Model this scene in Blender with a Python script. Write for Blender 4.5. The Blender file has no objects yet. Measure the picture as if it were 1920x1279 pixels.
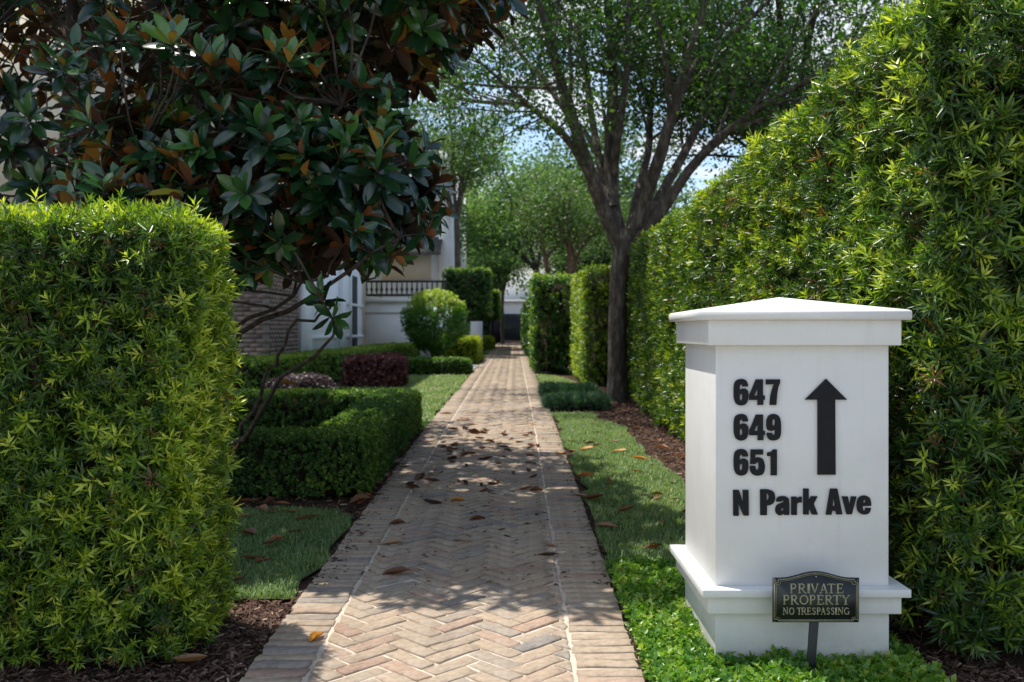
import bpy, bmesh, math, random
import numpy as np
from mathutils import Vector, Matrix

# ---------------------------------------------------------------- scene, camera, world, sun
S = bpy.context.scene
C = S.collection
rng = np.random.default_rng(7)
random.seed(7)
R = math.radians
FPX, VPX, HY, CAMZ = 1830.0, 965.0, 620.0, 1.237

def gz(y):
    """gentle rise of the ground away from the street"""
    y = np.asarray(y, dtype=float)
    z = np.where(y < 9.0, 0.0246 * y, 0.0)
    t = np.clip((y - 9.0) / 2.0, 0, 1)
    mid = 0.2214 + 0.0246 * (2.0 * t) - 0.5 * 0.0169 * 2.0 * t * t
    z = np.where((y >= 9.0) & (y <= 11.0), mid, z)
    z = np.where(y > 11.0, 0.2214 + 0.0492 - 0.0169 + 0.0077 * (y - 11.0), z)
    return np.where(y > 60, 0.2537 + 0.0077 * 49.0, z)

def gzf(y): return float(gz(y))

cam = bpy.data.cameras.new('camera')
camo = bpy.data.objects.new('camera', cam); C.objects.link(camo); S.camera = camo
camo.location = (0, 0, CAMZ); camo.rotation_euler = (R(90), 0, 0)
cam.sensor_width = 36.0; cam.lens = FPX / 1920.0 * 36.0
cam.shift_x = (960.0 - VPX) / 1920.0
cam.shift_y = (HY - 639.5) / 1920.0
cam.clip_start = 0.05; cam.clip_end = 1500
cam.dof.use_dof = True; cam.dof.focus_distance = 3.7; cam.dof.aperture_fstop = 4.5

SUN_EL, SUN_AZ = R(69), math.atan2(-0.8, 0.6)
w = bpy.data.worlds.new('World'); S.world = w; w.use_nodes = True
wt = w.node_tree; wt.nodes.clear()
sky = wt.nodes.new('ShaderNodeTexSky'); sky.sky_type = 'NISHITA'; sky.sun_disc = False
sky.sun_elevation = SUN_EL; sky.sun_rotation = SUN_AZ; sky.air_density = 1.0; sky.dust_density = 0.6; sky.ozone_density = 1.6
tc = wt.nodes.new('ShaderNodeTexCoord'); sep = wt.nodes.new('ShaderNodeSeparateXYZ')
wt.links.new(tc.outputs['Generated'], sep.inputs[0])
zz = wt.nodes.new('ShaderNodeMath'); zz.operation = 'ADD'; zz.inputs[1].default_value = 0.12; wt.links.new(sep.outputs[2], zz.inputs[0])
zm = wt.nodes.new('ShaderNodeMath'); zm.operation = 'MAXIMUM'; zm.inputs[1].default_value = 0.06; wt.links.new(zz.outputs[0], zm.inputs[0])
dv = wt.nodes.new('ShaderNodeVectorMath'); dv.operation = 'DIVIDE'; wt.links.new(tc.outputs['Generated'], dv.inputs[0])
cb = wt.nodes.new('ShaderNodeCombineXYZ')
for i in range(3): wt.links.new(zm.outputs[0], cb.inputs[i])
wt.links.new(cb.outputs[0], dv.inputs[1])
nz = wt.nodes.new('ShaderNodeTexNoise'); nz.inputs['Scale'].default_value = 1.7; nz.inputs['Detail'].default_value = 8; nz.inputs['Roughness'].default_value = 0.6
wt.links.new(dv.outputs[0], nz.inputs['Vector'])
rp = wt.nodes.new('ShaderNodeValToRGB'); rp.color_ramp.elements[0].position = 0.47; rp.color_ramp.elements[1].position = 0.56
wt.links.new(nz.outputs[0], rp.inputs[0])
mx = wt.nodes.new('ShaderNodeMix'); mx.data_type = 'RGBA'; mx.inputs[7].default_value = (4.6, 4.9, 5.4, 1)
wt.links.new(rp.outputs[0], mx.inputs[0]); wt.links.new(sky.outputs[0], mx.inputs[6])
bg = wt.nodes.new('ShaderNodeBackground'); bg.inputs[1].default_value = 0.138
wo = wt.nodes.new('ShaderNodeOutputWorld')
wt.links.new(mx.outputs[2], bg.inputs[0]); wt.links.new(bg.outputs[0], wo.inputs[0])

sl = bpy.data.lights.new('sun', 'SUN'); sl.energy = 4.0; sl.angle = R(0.53); sl.color = (1.0, 0.955, 0.88)
so = bpy.data.objects.new('sun', sl); C.objects.link(so)
sdir = Vector((math.sin(SUN_AZ) * math.cos(SUN_EL), math.cos(SUN_AZ) * math.cos(SUN_EL), math.sin(SUN_EL)))
so.rotation_euler = sdir.to_track_quat('Z', 'Y').to_euler(); so.location = (0, 0, 30)
S.view_settings.view_transform = 'Standard'; S.view_settings.look = 'None'
S.view_settings.exposure = 0.60; S.view_settings.gamma = 1.0; S.view_settings.use_curve_mapping = False
S.cycles.use_denoising = True
S.cycles.max_bounces = 8; S.cycles.diffuse_bounces = 4; S.cycles.glossy_bounces = 3; S.cycles.transmission_bounces = 5
S.cycles.sample_clamp_indirect = 6.0

# ---------------------------------------------------------------- materials
def nmat(name, rough=0.6, spec=0.4):
    m = bpy.data.materials.new(name); m.use_nodes = True
    nt = m.node_tree; b = nt.nodes['Principled BSDF']
    b.inputs['Roughness'].default_value = rough; b.inputs['Specular IOR Level'].default_value = spec
    return m, nt, b

def N(nt, typ, **kw):
    n = nt.nodes.new(typ)
    for k, v in kw.items(): setattr(n, k, v)
    return n

def ramp(nt, cols, fac=None, interp='LINEAR'):
    n = nt.nodes.new('ShaderNodeValToRGB'); cr = n.color_ramp; cr.interpolation = interp
    while len(cr.elements) < len(cols): cr.elements.new(0.5)
    for e, (p, c) in zip(cr.elements, cols): e.position = p; e.color = (*c, 1)
    if fac is not None: nt.links.new(fac, n.inputs[0])
    return n

def noise(nt, scale, detail=4, rough=0.55, coord='Object', dist=0.0):
    t = nt.nodes.new('ShaderNodeTexCoord'); n = nt.nodes.new('ShaderNodeTexNoise')
    n.inputs['Scale'].default_value = scale; n.inputs['Detail'].default_value = detail
    n.inputs['Roughness'].default_value = rough; n.inputs['Distortion'].default_value = dist
    nt.links.new(t.outputs[coord], n.inputs['Vector']); return n

def bump(nt, b, h, strength=0.3, dist=0.01):
    n = nt.nodes.new('ShaderNodeBump'); n.inputs['Strength'].default_value = strength; n.inputs['Distance'].default_value = dist
    nt.links.new(h, n.inputs['Height']); nt.links.new(n.outputs[0], b.inputs['Normal']); return n

def mixc(nt, a, b_, fac, mode='MIX'):
    n = nt.nodes.new('ShaderNodeMix'); n.data_type = 'RGBA'; n.blend_type = mode
    for s, v in ((0, fac), (6, a), (7, b_)):
        if hasattr(v, 'is_linked') or hasattr(v, 'links'): nt.links.new(v, n.inputs[s])
        elif s == 0: n.inputs[0].default_value = v
        else: n.inputs[s].default_value = (*v, 1)
    return n.outputs[2]

def tint_socket(nt):
    a = N(nt, 'ShaderNodeAttribute', attribute_name='tint'); o = N(nt, 'ShaderNodeAttribute', attribute_name='tshift')
    o.attribute_type = 'OBJECT'
    s = N(nt, 'ShaderNodeMath', operation='ADD'); nt.links.new(a.outputs['Fac'], s.inputs[0]); nt.links.new(o.outputs['Fac'], s.inputs[1])
    return s.outputs[0]

def leaf_mat(name, cols, rough=0.42, spec=0.45, trans=0.3, back=None, tmul=(1.6, 1.7, 0.7), noise_scale=0):
    m, nt, b = nmat(name, rough, spec)
    t = tint_socket(nt)
    rc = ramp(nt, cols, t); col = rc.outputs[0]
    if back:
        g = N(nt, 'ShaderNodeNewGeometry'); rb = ramp(nt, back, t)
        col = mixc(nt, rc.outputs[0], rb.outputs[0], g.outputs['Backfacing'])
        mr = N(nt, 'ShaderNodeMapRange'); nt.links.new(g.outputs['Backfacing'], mr.inputs[0])
        mr.inputs[3].default_value = rough; mr.inputs[4].default_value = 0.8; nt.links.new(mr.outputs[0], b.inputs['Roughness'])
    nt.links.new(col, b.inputs['Base Color'])
    tr = N(nt, 'ShaderNodeBsdfTranslucent'); tcx = mixc(nt, rc.outputs[0], tmul, 1.0, 'MULTIPLY')
    nt.links.new(tcx, tr.inputs[0])
    ms = N(nt, 'ShaderNodeMixShader'); ms.inputs[0].default_value = trans
    out = nt.nodes['Material Output']
    nt.links.new(b.outputs[0], ms.inputs[1]); nt.links.new(tr.outputs[0], ms.inputs[2]); nt.links.new(ms.outputs[0], out.inputs[0])
    return m

M = {}
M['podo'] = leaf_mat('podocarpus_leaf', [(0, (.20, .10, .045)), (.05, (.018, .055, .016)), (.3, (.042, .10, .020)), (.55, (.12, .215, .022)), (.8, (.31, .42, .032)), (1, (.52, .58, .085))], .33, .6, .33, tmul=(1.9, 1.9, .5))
M['podo_dark'] = leaf_mat('clipped_hedge_leaf', [(0, (.015, .05, .018)), (.4, (.035, .105, .022)), (.75, (.08, .18, .025)), (1, (.24, .34, .05))], .36, .5, .36, tmul=(1.9, 1.8, .6))
M['box'] = leaf_mat('boxwood_leaf', [(0, (.03, .075, .022)), (.5, (.075, .16, .032)), (.85, (.16, .27, .04)), (1, (.26, .34, .05))], .48, .35, .32)
M['jasmine'] = leaf_mat('ground_cover_leaf', [(0, (.04, .13, .02)), (.45, (.10, .23, .03)), (.8, (.24, .37, .045)), (1, (.40, .45, .09))], .36, .45, .38)
M['yellowleaf'] = leaf_mat('golden_leaf', [(0, (.10, .17, .012)), (.5, (.22, .30, .015)), (1, (.36, .38, .03))], .45, .4, .35)
M['purple'] = leaf_mat('purple_leaf', [(0, (.045, .015, .018)), (.5, (.13, .04, .045)), (1, (.24, .11, .08))], .5, .35, .2, tmul=(1.4, .8, .9))
M['mauve'] = leaf_mat('mauve_leaf', [(0, (.03, .022, .026)), (.5, (.08, .055, .06)), (1, (.14, .11, .10))], .5, .35, .2, tmul=(1.2, 1, 1))
M['liriope'] = leaf_mat('bluegreen_leaf', [(0, (.02, .07, .04)), (.5, (.045, .12, .07)), (1, (.12, .2, .12))], .38, .5, .25)
M['oak'] = leaf_mat('oak_leaf', [(0, (.015, .045, .015)), (.5, (.038, .10, .02)), (1, (.13, .23, .03))], .38, .45, .4)
M['bright_tree'] = leaf_mat('far_tree_leaf', [(0, (.045, .10, .045)), (.5, (.11, .20, .07)), (1, (.26, .37, .12))], .5, .35, .45)
M['dark_tree'] = leaf_mat('evergreen_leaf', [(0, (.03, .065, .028)), (.5, (.075, .14, .045)), (1, (.17, .26, .07))], .45, .4, .4)
M['magnolia'] = leaf_mat('magnolia_leaf', [(0, (.008, .028, .012)), (.4, (.012, .048, .017)), (.65, (.026, .09, .022)), (.88, (.06, .16, .03)), (.96, (.10, .2, .03)), (1, (.34, .28, .03))], .20, .7, .08,
                         back=[(0, (.035, .016, .009)), (.4, (.065, .026, .011)), (.6, (.26, .075, .014)), (.85, (.42, .14, .018)), (1, (.45, .28, .03))], tmul=(1.5, 1.2, .5))
M['grass'] = leaf_mat('grass_blade', [(0, (.10, .17, .07)), (.5, (.18, .28, .11)), (.85, (.27, .36, .13)), (1, (.42, .38, .22))], .5, .3, .3)
M['dryleaf'] = leaf_mat('dry_leaf', [(0, (.045, .022, .014)), (.3, (.12, .05, .024)), (.6, (.26, .115, .045)), (.8, (.36, .25, .15)), (.9, (.55, .24, .03)), (1, (.65, .27, .015))], .5, .35, .12,
                        back=[(0, (.08, .045, .03)), (.5, (.22, .10, .05)), (1, (.5, .24, .05))], tmul=(1.3, .9, .5))

def simple(name, col, rough=.6, spec=.4, nscale=0, namp=.15, bumpk=0, bscale=60, metal=0, coord='Object'):
    m, nt, b = nmat(name, rough, spec); b.inputs['Metallic'].default_value = metal
    c = Vector(col)
    if nscale:
        n = noise(nt, nscale, 6, .6, coord)
        r = ramp(nt, [(.25, tuple(c * (1 - namp))), (.75, tuple(c * (1 + namp * .5)))], n.outputs[0]); nt.links.new(r.outputs[0], b.inputs['Base Color'])
    else: b.inputs['Base Color'].default_value = (*col, 1)
    if bumpk:
        n2 = noise(nt, bscale, 6, .6, coord); bump(nt, b, n2.outputs[0], bumpk, .004)
    return m

def brick_mat(name, cols, rough=.85):
    m, nt, b = nmat(name, rough, .25)
    t = tint_socket(nt); rc = ramp(nt, cols, t)
    n = noise(nt, 38, 8, .68); n2 = noise(nt, 9, 3, .6); n3 = noise(nt, 210, 4, .7)
    d = ramp(nt, [(.28, (.60, .57, .55)), (.5, (1, 1, 1)), (.72, (1.25, 1.22, 1.18))], n.outputs[0])
    c = mixc(nt, rc.outputs[0], d.outputs[0], .85, 'MULTIPLY')
    lime = ramp(nt, [(.55, (0, 0, 0)), (.72, (1, 1, 1))], n2.outputs[0])
    c = mixc(nt, c, (.42, .37, .31), N(nt, 'ShaderNodeMath', operation='MULTIPLY').outputs[0])
    mm = [x for x in nt.nodes if x.type == 'MATH' and x.operation == 'MULTIPLY'][-1]
    nt.links.new(lime.outputs[0], mm.inputs[0]); mm.inputs[1].default_value = .45
    gp = N(nt, 'ShaderNodeNewGeometry'); wn = nt.nodes.new('ShaderNodeTexNoise'); wn.inputs['Scale'].default_value = 3.2; wn.inputs['Detail'].default_value = 7; wn.inputs['Roughness'].default_value = .65
    nt.links.new(gp.outputs['Position'], wn.inputs['Vector'])
    ws = ramp(nt, [(.32, (.74, .72, .70)), (.52, (1, 1, 1)), (.75, (1.12, 1.09, 1.04))], wn.outputs[0]); c = mixc(nt, c, ws.outputs[0], .9, 'MULTIPLY')
    nt.links.new(c, b.inputs['Base Color'])
    ad = N(nt, 'ShaderNodeMath', operation='ADD'); nt.links.new(n.outputs[0], ad.inputs[0]); nt.links.new(n3.outputs[0], ad.inputs[1])
    bump(nt, b, ad.outputs[0], .55, .004)
    return m
M['brick'] = brick_mat('paving_brick', [(0, (.25, .22, .195)), (.2, (.31, .26, .21)), (.4, (.365, .29, .215)), (.65, (.385, .30, .215)), (.82, (.375, .27, .20)), (.95, (.355, .235, .17)), (1, (.375, .265, .19))])
M['house_brick'] = brick_mat('house_brick', [(0, (.16, .12, .10)), (.5, (.26, .195, .16)), (1, (.36, .26, .20))])
M['mortar'] = simple('sandy_mortar', (.57, .48, .38), .9, .2, 14, .25, .5, 160)
M['house_mortar'] = simple('house_mortar', (.34, .31, .28), .9, .2, 8, .2, .3, 90)
def soil_mat():
    m, nt, b = nmat('mulch_soil', .95, .15)
    n = noise(nt, 55, 8, .7); n2 = noise(nt, 2.5, 4, .6)
    r = ramp(nt, [(.3, (.018, .011, .008)), (.5, (.06, .036, .026)), (.72, (.15, .085, .06))], n.outputs[0])
    r2 = ramp(nt, [(.3, (.75, .75, .75)), (.7, (1.15, 1.1, 1.05))], n2.outputs[0])
    nt.links.new(mixc(nt, r.outputs[0], r2.outputs[0], 1, 'MULTIPLY'), b.inputs['Base Color'])
    bump(nt, b, n.outputs[0], .8, .02); return m
M['soil'] = soil_mat()
def lawn_mat():
    m, nt, b = nmat('lawn_thatch', .9, .15)
    n = noise(nt, 120, 6, .7); n2 = noise(nt, 3, 5, .6)
    r = ramp(nt, [(.3, (.05, .06, .025)), (.55, (.11, .15, .05)), (.8, (.20, .22, .09))], n.outputs[0])
    r2 = ramp(nt, [(.3, (.75, .85, .7)), (.7, (1.2, 1.1, 1.1))], n2.outputs[0])
    nt.links.new(mixc(nt, r.outputs[0], r2.outputs[0], 1, 'MULTIPLY'), b.inputs['Base Color'])
    bump(nt, b, n.outputs[0], .9, .02); return m
M['lawn'] = lawn_mat()
M['chip'] = leaf_mat('mulch_chip', [(0, (.035, .02, .014)), (.5, (.10, .055, .038)), (.85, (.20, .12, .085)), (1, (.33, .25, .18))], .9, .2, 0.0)
def bark_mat(name, c0, c1, c2, sc=14):
    m, nt, b = nmat(name, .9, .2)
    t = nt.nodes.new('ShaderNodeTexCoord'); mp = nt.nodes.new('ShaderNodeMapping'); mp.inputs['Scale'].default_value = (1, 1, .35)
    n = nt.nodes.new('ShaderNodeTexNoise'); n.inputs['Scale'].default_value = sc; n.inputs['Detail'].default_value = 8; n.inputs['Roughness'].default_value = .65
    nt.links.new(t.outputs['Object'], mp.inputs[0]); nt.links.new(mp.outputs[0], n.inputs['Vector'])
    r = ramp(nt, [(.3, c0), (.52, c1), (.72, c2)], n.outputs[0]); nt.links.new(r.outputs[0], b.inputs['Base Color'])
    bump(nt, b, n.outputs[0], .9, .03); return m
M['bark'] = bark_mat('grey_bark', (.035, .028, .022), (.095, .078, .062), (.26, .23, .19))
M['bark_red'] = bark_mat('reddish_bark', (.08, .045, .03), (.17, .10, .07), (.26, .18, .13))
M['bark_mag'] = bark_mat('magnolia_bark', (.035, .028, .022), (.085, .068, .055), (.16, .135, .11), 22)
M['core'] = simple('hedge_shade_core', (.03, .026, .015), .95, .1, 30, .5, .6, 50)  # solid block in each hedge; blocks light and paints the gaps dark
def paint_mat():
    m, nt, b = nmat('white_stucco_paint', .62, .35)
    n = noise(nt, 4, 6, .6); n3 = noise(nt, 25, 8, .65)
    r = ramp(nt, [(.3, (.65, .645, .615)), (.65, (.71, .705, .675))], n.outputs[0])
    st = ramp(nt, [(.60, (1, 1, 1)), (.78, (.93, .92, .88))], n3.outputs[0])
    cc = mixc(nt, r.outputs[0], st.outputs[0], 1, 'MULTIPLY')
    tcs = nt.nodes.new('ShaderNodeNewGeometry'); mps = nt.nodes.new('ShaderNodeMapping'); mps.inputs['Scale'].default_value = (34, 34, 2.2)
    sn = nt.nodes.new('ShaderNodeTexNoise'); sn.inputs['Scale'].default_value = 1.0; sn.inputs['Detail'].default_value = 5
    nt.links.new(tcs.outputs['Position'], mps.inputs[0]); nt.links.new(mps.outputs[0], sn.inputs['Vector'])
    sr = ramp(nt, [(.56, (1, 1, 1)), (.74, (.91, .90, .86))], sn.outputs[0]); cc = mixc(nt, cc, sr.outputs[0], .5, 'MULTIPLY')
    sz = N(nt, 'ShaderNodeSeparateXYZ'); nt.links.new(tcs.outputs['Position'], sz.inputs[0])
    mr_ = N(nt, 'ShaderNodeMapRange'); nt.links.new(sz.outputs[2], mr_.inputs[0]); mr_.inputs[1].default_value = .24; mr_.inputs[2].default_value = .09
    ml_ = N(nt, 'ShaderNodeMath', operation='MULTIPLY'); nt.links.new(mr_.outputs[0], ml_.inputs[0]); nt.links.new(n3.outputs[0], ml_.inputs[1])
    cc = mixc(nt, cc, (.40, .36, .27), ml_.outputs[0])
    nt.links.new(cc, b.inputs['Base Color'])
    n2 = noise(nt, 130, 5, .6); bump(nt, b, n2.outputs[0], .22, .003); return m
M['paint'] = paint_mat()
M['letter'] = simple('black_letter_paint', (.012, .012, .014), .5, .18, 30, .3)
M['plaque'] = simple('black_green_plaque', (.012, .016, .013), .45, .5, 25, .4, .1, 200)
M['gold'] = simple('faded_gold_paint', (.36, .33, .20), .5, .4, 60, .3)
M['rivet'] = simple('bright_screw', (.7, .7, .7), .3, .6, metal=.6)
M['wallwhite'] = simple('white_render', (.86, .87, .87), .75, .3, 1.5, .10, .1, 60)
M['cream'] = simple('cream_stucco', (.76, .68, .52), .8, .3, 1.2, .12, .15, 50)
M['beige'] = simple('beige_brick_face', (.40, .29, .215), .85, .3, 10, .3, .3, 40)
M['iron'] = simple('black_iron', (.012, .013, .014), .4, .5)
M['glass'] = simple('window_glass', (.03, .045, .06), .05, .9)
M['darkroom'] = simple('dark_panel', (.012, .014, .016), .6, .3)
M['concrete'] = simple('pavement_concrete', (.46, .43, .37), .9, .2, 5, .2, .3, 90)
M['asphalt'] = simple('asphalt', (.06, .06, .062), .9, .3, 30, .3, .5, 120)
M['curb'] = simple('white_stone', (.70, .69, .66), .8, .3, 6, .12)
M['rooft'] = simple('dark_shingle_roof', (.09, .085, .08), .85, .2, 12, .3)

# ---------------------------------------------------------------- mesh helpers
class Acc:
    def __init__(s): s.V = []; s.Q = []; s.T = []; s.A = []; s.n = 0
    def add(s, V, Q=None, T=None, tint=0.5):
        V = np.asarray(V, float).reshape(-1, 3)
        s.V.append(V)
        if Q is not None and len(Q): s.Q.append(np.asarray(Q, int).reshape(-1, 4) + s.n)
        if T is not None and len(T): s.T.append(np.asarray(T, int).reshape(-1, 3) + s.n)
        s.A.append(np.full(len(V), tint, float) if np.isscalar(tint) else np.asarray(tint, float))
        s.n += len(V); return s
    def box(s, x0, x1, y0, y1, z0, z1, tint=.5):
        V = [(x, y, z) for z in (z0, z1) for y in (y0, y1) for x in (x0, x1)]
        return s.add(V, [(0, 2, 3, 1), (4, 5, 7, 6), (0, 1, 5, 4), (2, 6, 7, 3), (0, 4, 6, 2), (1, 3, 7, 5)], tint=tint)
    def tube(s, P, r, k=8, cap=True, tint=.5):
        P = np.asarray(P, float); n = len(P); r = np.broadcast_to(np.asarray(r, float), (n,))
        d = np.gradient(P, axis=0); d /= np.linalg.norm(d, axis=1)[:, None] + 1e-9
        ref = np.array([0, 0, 1.]) if abs(d[0, 2]) < .9 else np.array([1., 0, 0])
        u = np.cross(d, ref); u /= np.linalg.norm(u, axis=1)[:, None] + 1e-9; v = np.cross(d, u)
        a = np.arange(k) / k * 2 * np.pi
        V = P[:, None] + r[:, None, None] * (np.cos(a)[None, :, None] * u[:, None] + np.sin(a)[None, :, None] * v[:, None])
        i = np.arange(n - 1)[:, None] * k; j = np.arange(k)[None]; j2 = (j + 1) % k
        Q = np.stack([i + j, i + j2, i + k + j2, i + k + j], -1).reshape(-1, 4)
        V = V.reshape(-1, 3); T = None
        if cap:
            V = np.vstack([V, P[0], P[-1]]); b = n * k
            jj = np.arange(k); T = np.vstack([np.stack([np.full(k, b), (jj + 1) % k, jj], -1), np.stack([np.full(k, b + 1), (n - 1) * k + jj, (n - 1) * k + (jj + 1) % k], -1)])
        return s.add(V, Q, T, tint)
    def mesh(s, name, mat, off=(0, 0, 0), smooth=False):
        V = np.concatenate(s.V) - np.asarray(off, float)
        Q = np.concatenate(s.Q) if s.Q else np.zeros((0, 4), int); T = np.concatenate(s.T) if s.T else np.zeros((0, 3), int)
        me = bpy.data.meshes.new(name)
        me.vertices.add(len(V)); me.vertices.foreach_set('co', V.astype(np.float32).ravel())
        me.loops.add(Q.size + T.size); me.loops.foreach_set('vertex_index', np.concatenate([Q.ravel(), T.ravel()]).astype(np.int32))
        me.polygons.add(len(Q) + len(T))
        me.polygons.foreach_set('loop_start', np.concatenate([np.arange(len(Q)) * 4, Q.size + np.arange(len(T)) * 3]).astype(np.int32))
        at = me.attributes.new('tint', 'FLOAT', 'POINT'); at.data.foreach_set('value', np.concatenate(s.A).astype(np.float32))
        if smooth: me.polygons.foreach_set('use_smooth', np.ones(len(Q) + len(T), bool))
        me.materials.append(mat); me.update(calc_edges=True); return me

def link(o, parent=None):
    C.objects.link(o)
    if parent is not None: o.parent = parent
    return o
def tag(o, label=None, cat=None, group=None, kind=None):
    if label: o['label'] = label
    if cat: o['category'] = cat
    if group: o['group'] = group
    if kind: o['kind'] = kind
    return o
def thing(name, label, cat, base, group=None):
    o = bpy.data.objects.new(name, None); o.location = base; o.empty_display_size = .1; link(o)
    return tag(o, label, cat, group)
def part(name, acc, mat, parent, smooth=False, kind=None, label=None, base=None):
    """base = world position of the parent (mesh verts are given in world space)"""
    b = base if base is not None else (tuple(parent.location) if parent is not None else (0, 0, 0))
    o = bpy.data.objects.new(name, acc.mesh(name, mat, b, smooth)); link(o, parent)
    return tag(o, label, kind=kind)
def bevel(o, w=.004, seg=2):
    md = o.modifiers.new('b', 'BEVEL'); md.width = w; md.segments = seg; md.limit_method = 'ANGLE'; return o
def single(name, acc, mat, base, label, cat, group=None, smooth=False):
    o = bpy.data.objects.new(name, acc.mesh(name, mat, base, smooth)); o.location = base; link(o)
    return tag(o, label, cat, group)
def structure(name, acc, mat, smooth=False, kind='structure'):
    o = bpy.data.objects.new(name, acc.mesh(name, mat, (0, 0, 0), smooth)); link(o); return tag(o, kind=kind)

def frames(z, roll=None, up=None):
    """rotation matrices whose local Z is z (columns x,y,z)"""
    z = z / (np.linalg.norm(z, axis=1)[:, None] + 1e-9); n = len(z)
    a = np.where(np.abs(z[:, 2:3]) < .95, np.array([[0, 0, 1.]]), np.array([[1., 0, 0]]))
    x = np.cross(a, z); x /= np.linalg.norm(x, axis=1)[:, None] + 1e-9; y = np.cross(z, x)
    roll = rng.uniform(0, 2 * np.pi, n) if roll is None else roll
    c, s = np.cos(roll)[:, None], np.sin(roll)[:, None]
    return np.stack([x * c + y * s, -x * s + y * c, z], axis=2)

def scatter(acc, tmpl, pos, Rm, sc, tint):
    """tmpl = (V, Q, T, tintoffset)"""
    V, Q, T, ta = tmpl; n = len(pos); k = len(V)
    if n == 0: return
    sc = np.broadcast_to(np.asarray(sc, float), (n,))
    W = np.einsum('nij,kj->nki', Rm, V) * sc[:, None, None] + pos[:, None]
    off = (np.arange(n) * k)[:, None, None]
    acc.add(W.reshape(-1, 3), (Q[None] + off).reshape(-1, 4) if Q is not None and len(Q) else None,
            (T[None] + off).reshape(-1, 3) if T is not None and len(T) else None,
            (np.broadcast_to(tint, (n,))[:, None] + ta[None]).ravel())

def sines(P, f, seed=0):
    r = np.random.default_rng(seed); o = 0
    for i in range(5):
        d = r.normal(size=3); d *= f * (1 + .5 * i) / np.linalg.norm(d)
        o = o + np.sin(P @ d + r.uniform(0, 6)) / (1 + .4 * i)
    return o / 3.0

def tjoin(parts):
    """join several (V,Q,T,tint) templates"""
    V, Q, T, A = [], [], [], []; n = 0
    for v, q, t, a in parts:
        V.append(v); A.append(a)
        if q is not None and len(q): Q.append(q + n)
        if t is not None and len(t): T.append(t + n)
        n += len(v)
    return (np.vstack(V), np.vstack(Q) if Q else np.zeros((0, 4), int), np.vstack(T) if T else np.zeros((0, 3), int), np.concatenate(A))

def blade_leaf(L, wd, droop=.12, tint=0.):
    """narrow leaf along +X, flat in XY, 4 triangles"""
    xs = [(0, 0), (.32, .5), (.32, -.5), (.75, .38), (.75, -.38), (1, 0)]
    V = np.array([(x * L, y * wd, -droop * L * x * x) for x, y in xs])
    return V, np.array([(1, 2, 4, 3)]), np.array([(0, 2, 1), (3, 4, 5)]), np.full(6, tint)
def oval_leaf(L, wd, fold=.15, tint=0.):
    V = np.array([(0, 0, 0), (.45 * L, wd / 2, fold * wd), (.45 * L, -wd / 2, fold * wd), (L, 0, -.08 * L)])
    return V, np.zeros((0, 4), int), np.array([(0, 2, 3), (0, 3, 1)]), np.full(4, tint)
def xform(t, Rm, p=(0, 0, 0)):
    return (t[0] @ np.asarray(Rm).T + np.asarray(p), t[1], t[2], t[3])
def rot(az, el, roll=0):
    m = Matrix.Rotation(az, 3, 'Z') @ Matrix.Rotation(-el, 3, 'Y') @ Matrix.Rotation(roll, 3, 'X')
    return np.array(m)

def sprig(nl, L, wd, r, stem=.06, spread=(10, 70), simple_leaf=False):
    ps = []
    for i in range(nl):
        t = (i + r.uniform(-.3, .3)) / nl
        el = R(spread[0] + (spread[1] - spread[0]) * t + r.uniform(-12, 12))
        l = L * r.uniform(.7, 1.15) * (1.0 - .35 * max(0, t - .6) / .4)
        lf = (oval_leaf if simple_leaf else blade_leaf)(l, wd * r.uniform(.85, 1.15), tint=(t - .5) * .28 + r.uniform(-.07, .07))
        ps.append(xform(lf, rot(i * 2.4 + r.uniform(-.4, .4), el, r.uniform(-.6, .6)), (0, 0, stem * t)))
    return tjoin(ps)
rs = np.random.default_rng(3)
SPR = [sprig(16, .074, .0088, rs, .06) for _ in range(5)]
SPR_BIG = [sprig(14, .088, .0105, rs, .045, (5, 60)) for _ in range(3)]
SPR_S = [sprig(10, .046, .0092, rs, .045, (8, 70), True) for _ in range(6)]
SPR_M = [sprig(11, .062, .0108, rs, .05, (5, 65), True) for _ in range(5)]
SPR_MID = [sprig(10, .056, .0125, rs, .05, simple_leaf=True) for _ in range(4)]
SPR_FAR = [sprig(7, .065, .019, rs, .05, simple_leaf=True) for _ in range(3)]
SPR_BOX = [sprig(8, .021, .013, rs, .028, (0, 60), True) for _ in range(4)]
SPR_BOXF = [sprig(6, .036, .024, rs, .03, (0, 60), True) for _ in range(3)]
SPR_OVAL = [sprig(7, .06, .032, rs, .06, (0, 60), True) for _ in range(4)]
SPR_JAS = [sprig(6, .034, .019, rs, .035, (5, 55), True) for _ in range(5)]
SPR_LIR = [sprig(14, .16, .012, rs, .01, (30, 75), True) for _ in range(3)]

def box_surface(lo, hi, r, faces, dens):
    """rounded box samples: faces subset of '-x+x-y+y+z' ; returns pos, normal"""
    lo = np.array(lo, float); hi = np.array(hi, float); P = []
    for f in faces:
        ax = 'xyz'.index(f[1]); o = [i for i in range(3) if i != ax]
        area = (hi[o[0]] - lo[o[0]]) * (hi[o[1]] - lo[o[1]]); n = int(area * dens * (.5 if f in ('+z', '+y') and lo[2] + hi[2] > 1.2 else 1.))
        p = np.zeros((n, 3)); p[:, ax] = hi[ax] if f[0] == '+' else lo[ax]
        for k in o: p[:, k] = rng.uniform(lo[k], hi[k], n)
        P.append(p)
    P = np.vstack(P)
    l2 = lo + r; l2[2] = lo[2]
    ci = np.minimum(np.maximum(P, l2), hi - r); d = P - ci
    nrm = d / (np.linalg.norm(d, axis=1)[:, None] + 1e-9)
    return ci + nrm * r, nrm

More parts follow.
